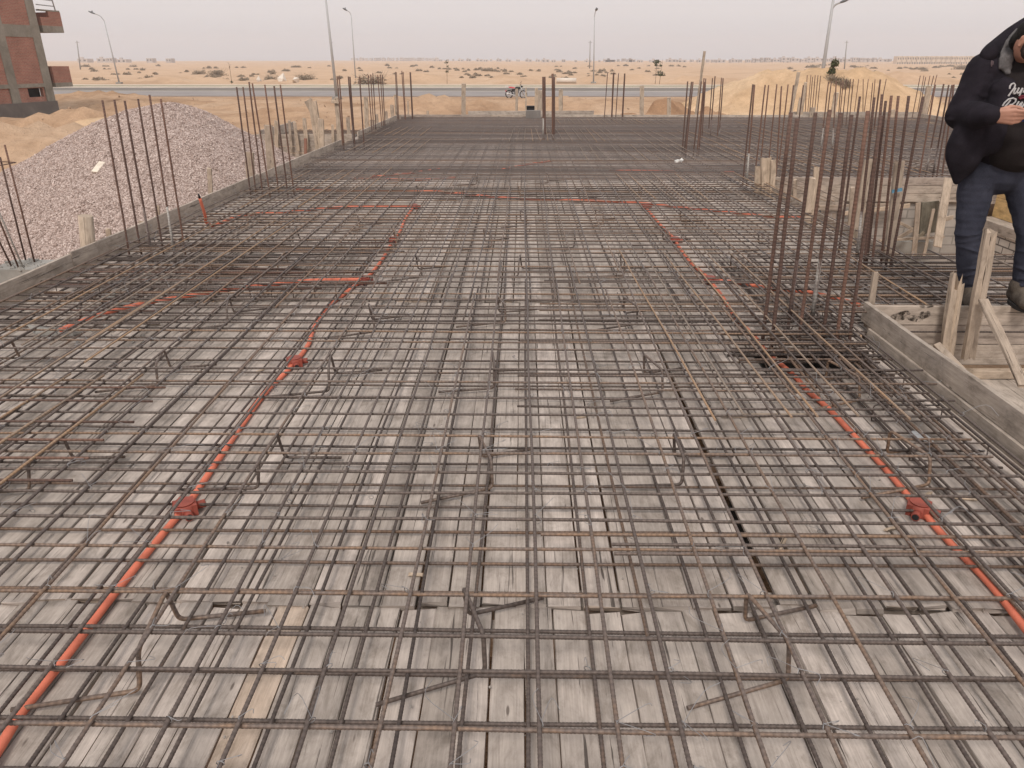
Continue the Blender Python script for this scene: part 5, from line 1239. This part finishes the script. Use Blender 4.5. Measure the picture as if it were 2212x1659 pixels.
J['shL'] = J['shR'] + V(.50, -.10, .04); J['elL'] = J['shL'] + V(.10, -.02, -.30); J['wrL'] = J['elL'] + V(-.20, -.22, .02)
skin = NB('skin'); n_ = skin.noise(skin.coord('Object'), 14, 4); skin.col(skin.ramp(n_, [(.3, (.36, .185, .13)), (.7, (.47, .25, .18))])); skin.rough(.55)
def cloth(name, c, c2, sc=10, fine=160):
    b = NB(name); n1 = b.noise(b.coord('Object'), sc, 5, .6); n2 = b.noise(b.coord('Object'), fine, 2)
    b.col(b.mix(.5, b.ramp(n1, [(.3, c), (.7, c2)]), b.ramp(n2, [(.3, (.7,) * 3), (.7, (1.3,) * 3)]), 'MULTIPLY')); b.rough(.95); b.p.inputs['Specular IOR Level'].default_value = .1
    b.bump(n2, .3, .002); return b.m
jk = cloth('jacket_cloth', (.013, .011, .014), (.024, .020, .026)); den = cloth('jeans_denim', (.03, .032, .046), (.046, .048, .066), 7)
shirtm = cloth('shirt_cloth', (.018, .0145, .0145), (.026, .021, .021)); greyc = cloth('hood_lining', (.085, .08, .08), (.15, .14, .14), 40, 220); bootm = cloth('boot_suede', (.075, .06, .05), (.15, .125, .10), 14); solem = plain('boot_sole', (.03, .027, .025), .9)
# --- body: one continuous skin surface
m = MB(); h = J['head']
capsule(m, J['pel'] + V(0, 0, 0), J['belly'], .15, .16, (1, .8, 1)); capsule(m, J['belly'], J['chest'], .16, .15, (1.05, .75, 1)); capsule(m, J['chest'], J['nb'], .14, .07)
capsule(m, J['nb'], h + V(-.01, .03, -.05), .062, .058)
for s_ in 'RL':
    capsule(m, J['sh' + s_], J['nb'] + V(0, 0, -.05), .06, .055); capsule(m, J['sh' + s_], J['el' + s_], .055, .045); capsule(m, J['el' + s_], J['wr' + s_], .043, .03)
    capsule(m, J['hip' + s_], J['kn' + s_], .085, .06); capsule(m, J['kn' + s_], J['an' + s_], .058, .04); capsule(m, J['an' + s_], J['an' + s_] + V(.0, -.12, -.05), .04, .03)
    capsule(m, J['pel'], J['hip' + s_], .12, .09)
# head, tilted down towards the phone: local frame
HM = (Matrix.Rotation(R(28), 3, 'Z') @ Matrix.Rotation(R(32), 3, 'X'))     # face looks down and to the picture's right
def hp(x, y, z): return h + HM @ V(x, y, z)
m.ball(h, (.078, .098, .105), 20, 14, HM); m.ball(hp(0, -.025, -.05), (.062, .068, .062), 16, 10, HM); m.ball(hp(0, -.06, -.085), (.035, .03, .025), 12, 8, HM)
capsule(m, hp(0, -.095, .01), hp(0, -.118, -.028), .009, .014); m.ball(hp(.014, -.105, -.03), .009, 8, 6); m.ball(hp(-.014, -.105, -.03), .009, 8, 6)
for s_ in (-1, 1):
    m.ball(hp(.05 * s_, -.07, -.02), (.024, .02, .022), 10, 8, HM); capsule(m, hp(.012 * s_, -.092, .025), hp(.05 * s_, -.078, .026), .009, .008)
    EM = HM; m.ball(hp(.079 * s_, .005, -.008), (.008, .02, .033), 12, 8, EM); m.ball(hp(.086 * s_, .012, .006), (.006, .012, .018), 10, 6, EM); m.ball(hp(.08 * s_, -.0, -.038), (.007, .01, .01), 10, 6, EM)
capsule(m, hp(-.022, -.098, -.058), hp(.022, -.098, -.058), .008, .008); capsule(m, hp(-.018, -.094, -.069), hp(.018, -.094, -.069), .009, .009)
capsule0 = capsule
# right hand: back of the hand faces the camera, four bent fingers and a thumb pinching the phone
def hand(wr, d, up, s_=1, K=1.0):
    def capsule(m, a, b2, r0, r1, flat=None, n=14): return capsule0(m, wr + (Vector(a) - wr) * K, wr + (Vector(b2) - wr) * K, r0 * K, r1 * K, flat, n)
    d = d.normalized(); up = (up - d * up.dot(d)).normalized(); n_ = d.cross(up) * s_
    for i, f in enumerate((.028, .010, -.010, -.028)):
        capsule(m, wr + up * f * .55 + d * .005, wr + d * .088 + up * f * 1.02 - n_ * abs(f) * .15, .019, .0135)
    L = ((.047, .028, .021), (.050, .031, .023), (.047, .029, .021), (.037, .022, .018))
    for i, f in enumerate((.030, .011, -.010, -.029)):
        a = wr + d * (.090 - .004 * abs(i - 1)) + up * f
        t = (.25, .55, .75, .85)[i]; p = a
        for k, ln in enumerate(L[i]):
            ang = t * (.55 + .75 * k); q = p + (d * math.cos(ang) - n_ * math.sin(ang)).normalized() * ln + up * (-.004 if i == 0 else .001 * (i - 1))
            capsule(m, p, q, .0098 - .0008 * k, .0090 - .0009 * k, n=10); p = q
    th0 = wr + d * .025 + up * .022 - n_ * .012
    th1 = th0 + d * .042 + up * .016 - n_ * .028; th2 = th1 + d * .034 - up * .004 - n_ * .012; th3 = th2 + d * .026 - up * .010 - n_ * .001
    capsule(m, th0, th1, .0165, .0125, n=12); capsule(m, th1, th2, .0118, .0105, n=10); capsule(m, th2, th3, .0105, .0088, n=10)
    return wr + d * .14 - n_ * .045
phR = hand(J['wrR'], P(2207, 253, Yb - .40) - J['wrR'], V(.1, -.25, 1), 1, 1.17)
hand(J['wrL'], V(-.6, -.6, .05), V(0, -.3, 1), -1)
person = remesh(m, 'person', skin.m, None, .0052, 2)
tag(person, 'heavyset man in dark hooded jacket and blue jeans looking down at a phone', 'person')
# --- hair, beard, eyes
m = MB(); hair = plain('dark_hair', (.012, .01, .009), .8, 0, .4, 60, .2, .5)
m.ball(hp(0, .018, .028), (.086, .098, .092), 20, 14, HM); m.ball(hp(0, .06, -.03), (.07, .05, .07), 14, 10, HM)
for k in range(60): m.ball(hp(.086 * math.cos(k * 2.4) * .9, .02 + .09 * math.sin(k * 2.4) * .8, .06 + rnd(-.02, .05)), .014, 6, 4)
remesh(m, 'hair', hair, person, .008, 2)
m = MB()
for k in range(26):
    t = -1.25 + 2.5 * k / 25; m.ball(hp(math.sin(t) * .067, -.03 - math.cos(t) * .055, -.082 + .022 * abs(t)), (.017, .015, .024), 8, 6, HM)
for s_ in (-1, 1): capsule(m, hp(.067 * s_, -.03, -.05), hp(.076 * s_, -.02, -.0), .013, .010)
capsule(m, hp(-.02, -.104, -.045), hp(.02, -.104, -.045), .006, .006)
remesh(m, 'beard', plain('dark_beard', (.03, .02, .016), .9, 0, .4, 60), person, .006, 2)
for s_ in (-1, 1):
    m = MB(); m.ball(hp(.031 * s_, -.090, .006), .0115, 12, 8); m.build('eye', plain('eye_white', (.5, .48, .45), .3), person)
# --- jeans
m = MB()
capsule(m, J['pel'] + V(-.01, 0, -.0), J['pel'] + V(.0, 0, .16), .185, .195, (1, .82, .8))
for s_, r0 in (('R', .122), ('L', .122)):
    hp_, kn, an = J['hip' + s_], J['kn' + s_], J['an' + s_]
    capsule(m, hp_ + V(0, 0, .02), kn, r0, .083); capsule(m, kn, kn.lerp(an, .55), .083, .078); capsule(m, kn.lerp(an, .55), an + V(0, 0, .055), .078, .078)
    for k, f in enumerate((.02, .1, .3, .62, .72, .8, .88, .95)):      # folds gathered at the knee and over the boot
        c_ = kn.lerp(an + V(0, 0, .05), f); m.ball(c_ + V(rnd(-.01, .01), rnd(-.012, .0), 0), (.088 - .004 * f, .088 - .004 * f, .010), 18, 6, Matrix.Rotation(rnd(-.45, .45), 3, 'Y'))
remesh(m, 'jeans', den, person, .009, 3, .016)
# --- boots
for s_ in 'RL':
    an = J['an' + s_]; zf = an.z - .085; dr = V(-.10, -.99, 0).normalized() if s_ == 'R' else V(-.22, -.97, 0).normalized(); sd_ = V(-dr.y, dr.x, 0)
    RM = Matrix((( -sd_.x, dr.x, 0), (-sd_.y, dr.y, 0), (0, 0, 1))).to_3x3()
    b_ = V(an.x, an.y, zf)
    if s_ == 'L': b_ = b_ + V(-.02, 0, 0)
    m = MB(); m.ball(b_ + V(0, 0, .115), (.074, .082, .085), 16, 10); capsule(m, b_ + V(0, 0, .055) - dr * .05, b_ + dr * .16 + V(0, 0, .048), .062, .056); m.ball(b_ + dr * .18 + V(0, 0, .045), (.06, .06, .044), 14, 9)
    m.ball(b_ + dr * .07 + V(0, 0, .085), (.042, .07, .035), 12, 8, RM)
    bt = remesh(m, 'boot', bootm, person, .007, 3, .004)
    m = MB(); pl = []
    for k in range(20):
        t = 2 * math.pi * k / 20; pl.append(b_ + dr * (.06 + .155 * math.cos(t)) + sd_ * (.062 * math.sin(t)) + V(0, 0, -.012))
    m.prism(pl, V(0, 0, 1), .028); m.build('sole', solem, bt)
    m = MB()
    for k in range(4): c_ = b_ + dr * (.03 + .03 * k) + V(0, 0, .135 - .018 * k); m.tube([c_ - sd_ * .03, c_ + V(0, 0, .006), c_ + sd_ * .03], .003, 5)
    m.build('lace', plain('boot_lace', (.25, .06, .05) if s_ == 'R' else (.12, .1, .09), .8), bt)
# --- shirt and jacket
m = MB(); ch, be, pe = J['chest'], J['belly'], J['pel']
capsule(m, pe + V(.04, -.03, .21), be + V(.03, -.06, 0), .19, .21, (1, .80, .8)); capsule(m, be + V(.03, -.06, 0), ch + V(.02, -.05, 0), .21, .185, (1, .74, 1)); capsule(m, ch + V(.02, -.04, 0), J['nb'] + V(0, -.01, -.05), .17, .10, (1, .8, 1))
shirt = remesh(m, 'shirt', shirtm, person, .011, 3, .02)
m = MB()
capsule(m, pe + V(-.01, .045, .17), be + V(-.01, .04, 0), .235, .24, (1.04, .70, .8)); capsule(m, be + V(-.01, .04, 0), ch + V(0, .035, .0), .24, .22, (1, .72, 1)); capsule(m, ch + V(0, .03, 0), J['nb'] + V(0, .04, -.03), .21, .11, (1, .8, 1))
capsule(m, J['shR'] + V(0, .02, 0), J['shL'] + V(0, .03, 0), .095, .095)
capsule(m, J['shR'], J['nb'] + V(.0, .03, .0), .085, .09)
lf = V(-.16, -.10, 0)                                   # the open left-hand front panel hanging forward
capsule(m, ch + V(-.13, -.10, .02), be + V(-.17, -.10, 0), .085, .095, (1, .8, 1)); 
pv_ = None
for (px_, py_, r_) in ((2110, 262, .10), (2099, 285, .115), (2089, 312, .125), (2083, 333, .118), (2080, 350, .095), (2074, 372, .055), (2066, 392, .022)):
    q_ = P(px_, py_, Yb - .10)
    if pv_: capsule(m, pv_[0], q_, pv_[1], r_, (1, .72, 1))
    pv_ = (q_, r_)
capsule(m, ch + V(.20, -.06, .02), pe + V(.27, -.02, .14), .09, .10, (1, .8, 1))
for s_ in 'RL':
    sh, el_, wr = J['sh' + s_], J['el' + s_], J['wr' + s_]
    capsule(m, sh, sh.lerp(el_, .5), .105, .10); capsule(m, sh.lerp(el_, .5), el_, .10, .092); capsule(m, el_, wr.lerp(el_, .35), .095, .078); capsule(m, wr.lerp(el_, .35), wr.lerp(el_, .06), .078, .060)
    for k in range(7): c_ = el_.lerp(sh, rnd(0, .5)); m.ball(c_ + V(rnd(-.03, .03), rnd(-.04, .0), 0), (.10, .10, .016), 14, 5, Matrix.Rotation(rnd(-.8, .8), 3, 'Y'))
    for k in range(4): c_ = el_.lerp(wr, .2 + .17 * k); m.ball(c_, (.02, .085 - .006 * k, .085 - .006 * k), 14, 6, Matrix.Rotation(rnd(-.3, .3), 3, 'Z'))
jacket = remesh(m, 'jacket', jk, person, .010, 3, .018)
# hood folded up round the neck: dark outside, grey lining inside
m = MB(); nb = J['nb']
pts = [P(2136, 118, Yb - .02), P(2150, 104, Yb + .03), P(2176, 82, Yb + .06), P(2205, 62, Yb + .06), P(2245, 44, Yb + .04), P(2285, 60, Yb + .02), P(2300, 100, Yb + .0)]
pp = bez(pts, 5)
for a_, b2 in zip(pp, pp[1:]): capsule(m, a_, b2, .052, .052)
capsule(m, P(2200, 95, Yb + .06), P(2250, 85, Yb + .06), .10, .10)
hood = remesh(m, 'hood', jk, person, .010, 3, .01)
from mathutils.bvhtree import BVHTree
def bvh(*obs): return [BVHTree.FromPolygons([v.co for v in o.data.vertices], [p.vertices for p in o.data.polygons]) for o in obs]
BL = bvh(jacket, hood, shirt)
def inpoly(x, y, pl):
    c = False; j = len(pl) - 1
    for i in range(len(pl)):
        if (pl[i][1] > y) != (pl[j][1] > y) and x < (pl[j][0] - pl[i][0]) * (y - pl[i][1]) / (pl[j][1] - pl[i][1]) + pl[i][0]: c = not c
        j = i
    return c
LP = [(2197, 64), (2180, 82), (2165, 108), (2159, 135), (2161, 146), (2170, 152), (2178, 163), (2184, 140), (2187, 115), (2193, 95), (2199, 80)]
m = MB(); y = 62
while y < 165:
    x = 2155
    while x < 2202:
        if inpoly(x, y, LP):
            d = ray(x, y).normalized(); ht = [h_ for h_ in (b0_.ray_cast(CO, d) for b0_ in BL) if h_[0] is not None]
            if ht: ht.sort(key=lambda q: q[3]); m.ball(ht[0][0] - d * .006, .0125, 8, 5)
        x += 3
    y += 3
remesh(m, 'hood_lining', greyc, person, .006, 2, .005)
# script lettering laid on the shirt cloth, and the small red print between its lines
from mathutils.bvhtree import BVHTree
shirt_me = shirt.data; bv = BVHTree.FromPolygons([v.co for v in shirt_me.vertices], [p.vertices for p in shirt_me.polygons]); bj = BVHTree.FromPolygons([v.co for v in jacket.data.vertices], [p.vertices for p in jacket.data.polygons])
def cpx(x, y): return ((2980 + x / 3.606) * .6777, (60 + y / 3.606) * .6777)
def on_shirt(x, y):
    d = ray(*cpx(x, y)).normalized(); hts = [h_ for h_ in (bv.ray_cast(CO, d), bj.ray_cast(CO, d)) if h_[0] is not None]
    if not hts: return None
    hts.sort(key=lambda q: q[3]); return hts[0][0] - d * .004
def strokes(sts, r):
    m = MB()
    for st in sts:
        q = []
        for (xa, ya), (xb, yb) in zip(st, st[1:]):
            for k in range(6): q.append((xa + (xb - xa) * k / 6, ya + (yb - ya) * k / 6))
        q.append(st[-1]); w3 = [on_shirt(*p) for p in q]; w3 = [p for p in w3 if p is not None]
        if len(w3) > 2: m.tube(w3, r, 6)
    return m
TXT = [[(858, 805), (862, 775), (880, 750), (905, 742), (922, 760), (912, 795), (885, 830), (858, 868), (842, 890)],
       [(928, 795), (908, 835), (900, 858), (918, 862), (945, 832), (966, 792)], [(966, 792), (944, 840), (950, 860), (975, 845), (1008, 795)], [(1008, 795), (985, 850), (968, 888)],
       [(1012, 850), (1040, 800), (1060, 790), (1050, 840), (1075, 850), (1110, 800)],
       [(868, 935), (838, 975), (800, 1012)], [(775, 1005), (800, 965), (845, 925), (895, 912), (930, 925), (925, 955), (890, 985), (858, 990), (878, 1012), (905, 1030)],
       [(965, 950), (940, 990), (938, 1010), (958, 1006), (990, 968)], [(1005, 955), (985, 1000), (980, 1022), (1005, 1010), (1035, 965)], [(1040, 960), (1060, 1010), (1100, 950)]]
m = strokes(TXT, .0052); o = m.build('shirt_lettering', plain('white_print', (.44, .42, .41), .8), person)
m = strokes([[(965, 915), (985, 890), (1015, 885), (1045, 900)], [(975, 925), (1005, 905), (1040, 915)]], .006); m.build('shirt_print', plain('red_print', (.14, .02, .03), .8), person)
m = strokes([[(655, 480), (648, 510), (652, 550)], [(670, 490), (664, 530)]], .004); m.build('shoulder_print', plain('shoulder_print_grey', (.10, .07, .075), .8), person)
# phone in the hand
m = MB(); c_ = phR + V(.035, .005, -.01); m.box((-.075, -.006, -.036), (.075, .006, .036), Matrix.Translation(c_) @ Matrix.Rotation(R(-20), 4, 'Z') @ Matrix.Rotation(R(50), 4, 'X'))
ph = m.build('phone', plain('phone_blue', (.02, .04, .16), .3)); tag(ph, 'dark blue phone held in the hand of the man', 'phone')

# ================================================================ HAZE
hz_ = MB(); hz_.box((-2300, -70, -14), (2300, 2450, 60)); o = None
hb = bpy.data.materials.new('haze'); hb.use_nodes = True; t_ = hb.node_tree; t_.nodes.clear(); ou = t_.nodes.new('ShaderNodeOutputMaterial'); pv = t_.nodes.new('ShaderNodeVolumePrincipled')
pv.inputs['Color'].default_value = (.92, .92, .95, 1); pv.inputs['Density'].default_value = .0005; pv.inputs['Anisotropy'].default_value = .3
t_.links.new(pv.outputs[0], ou.inputs['Volume'])
o = hz_.build('haze', hb); tag(o, kind='stuff')
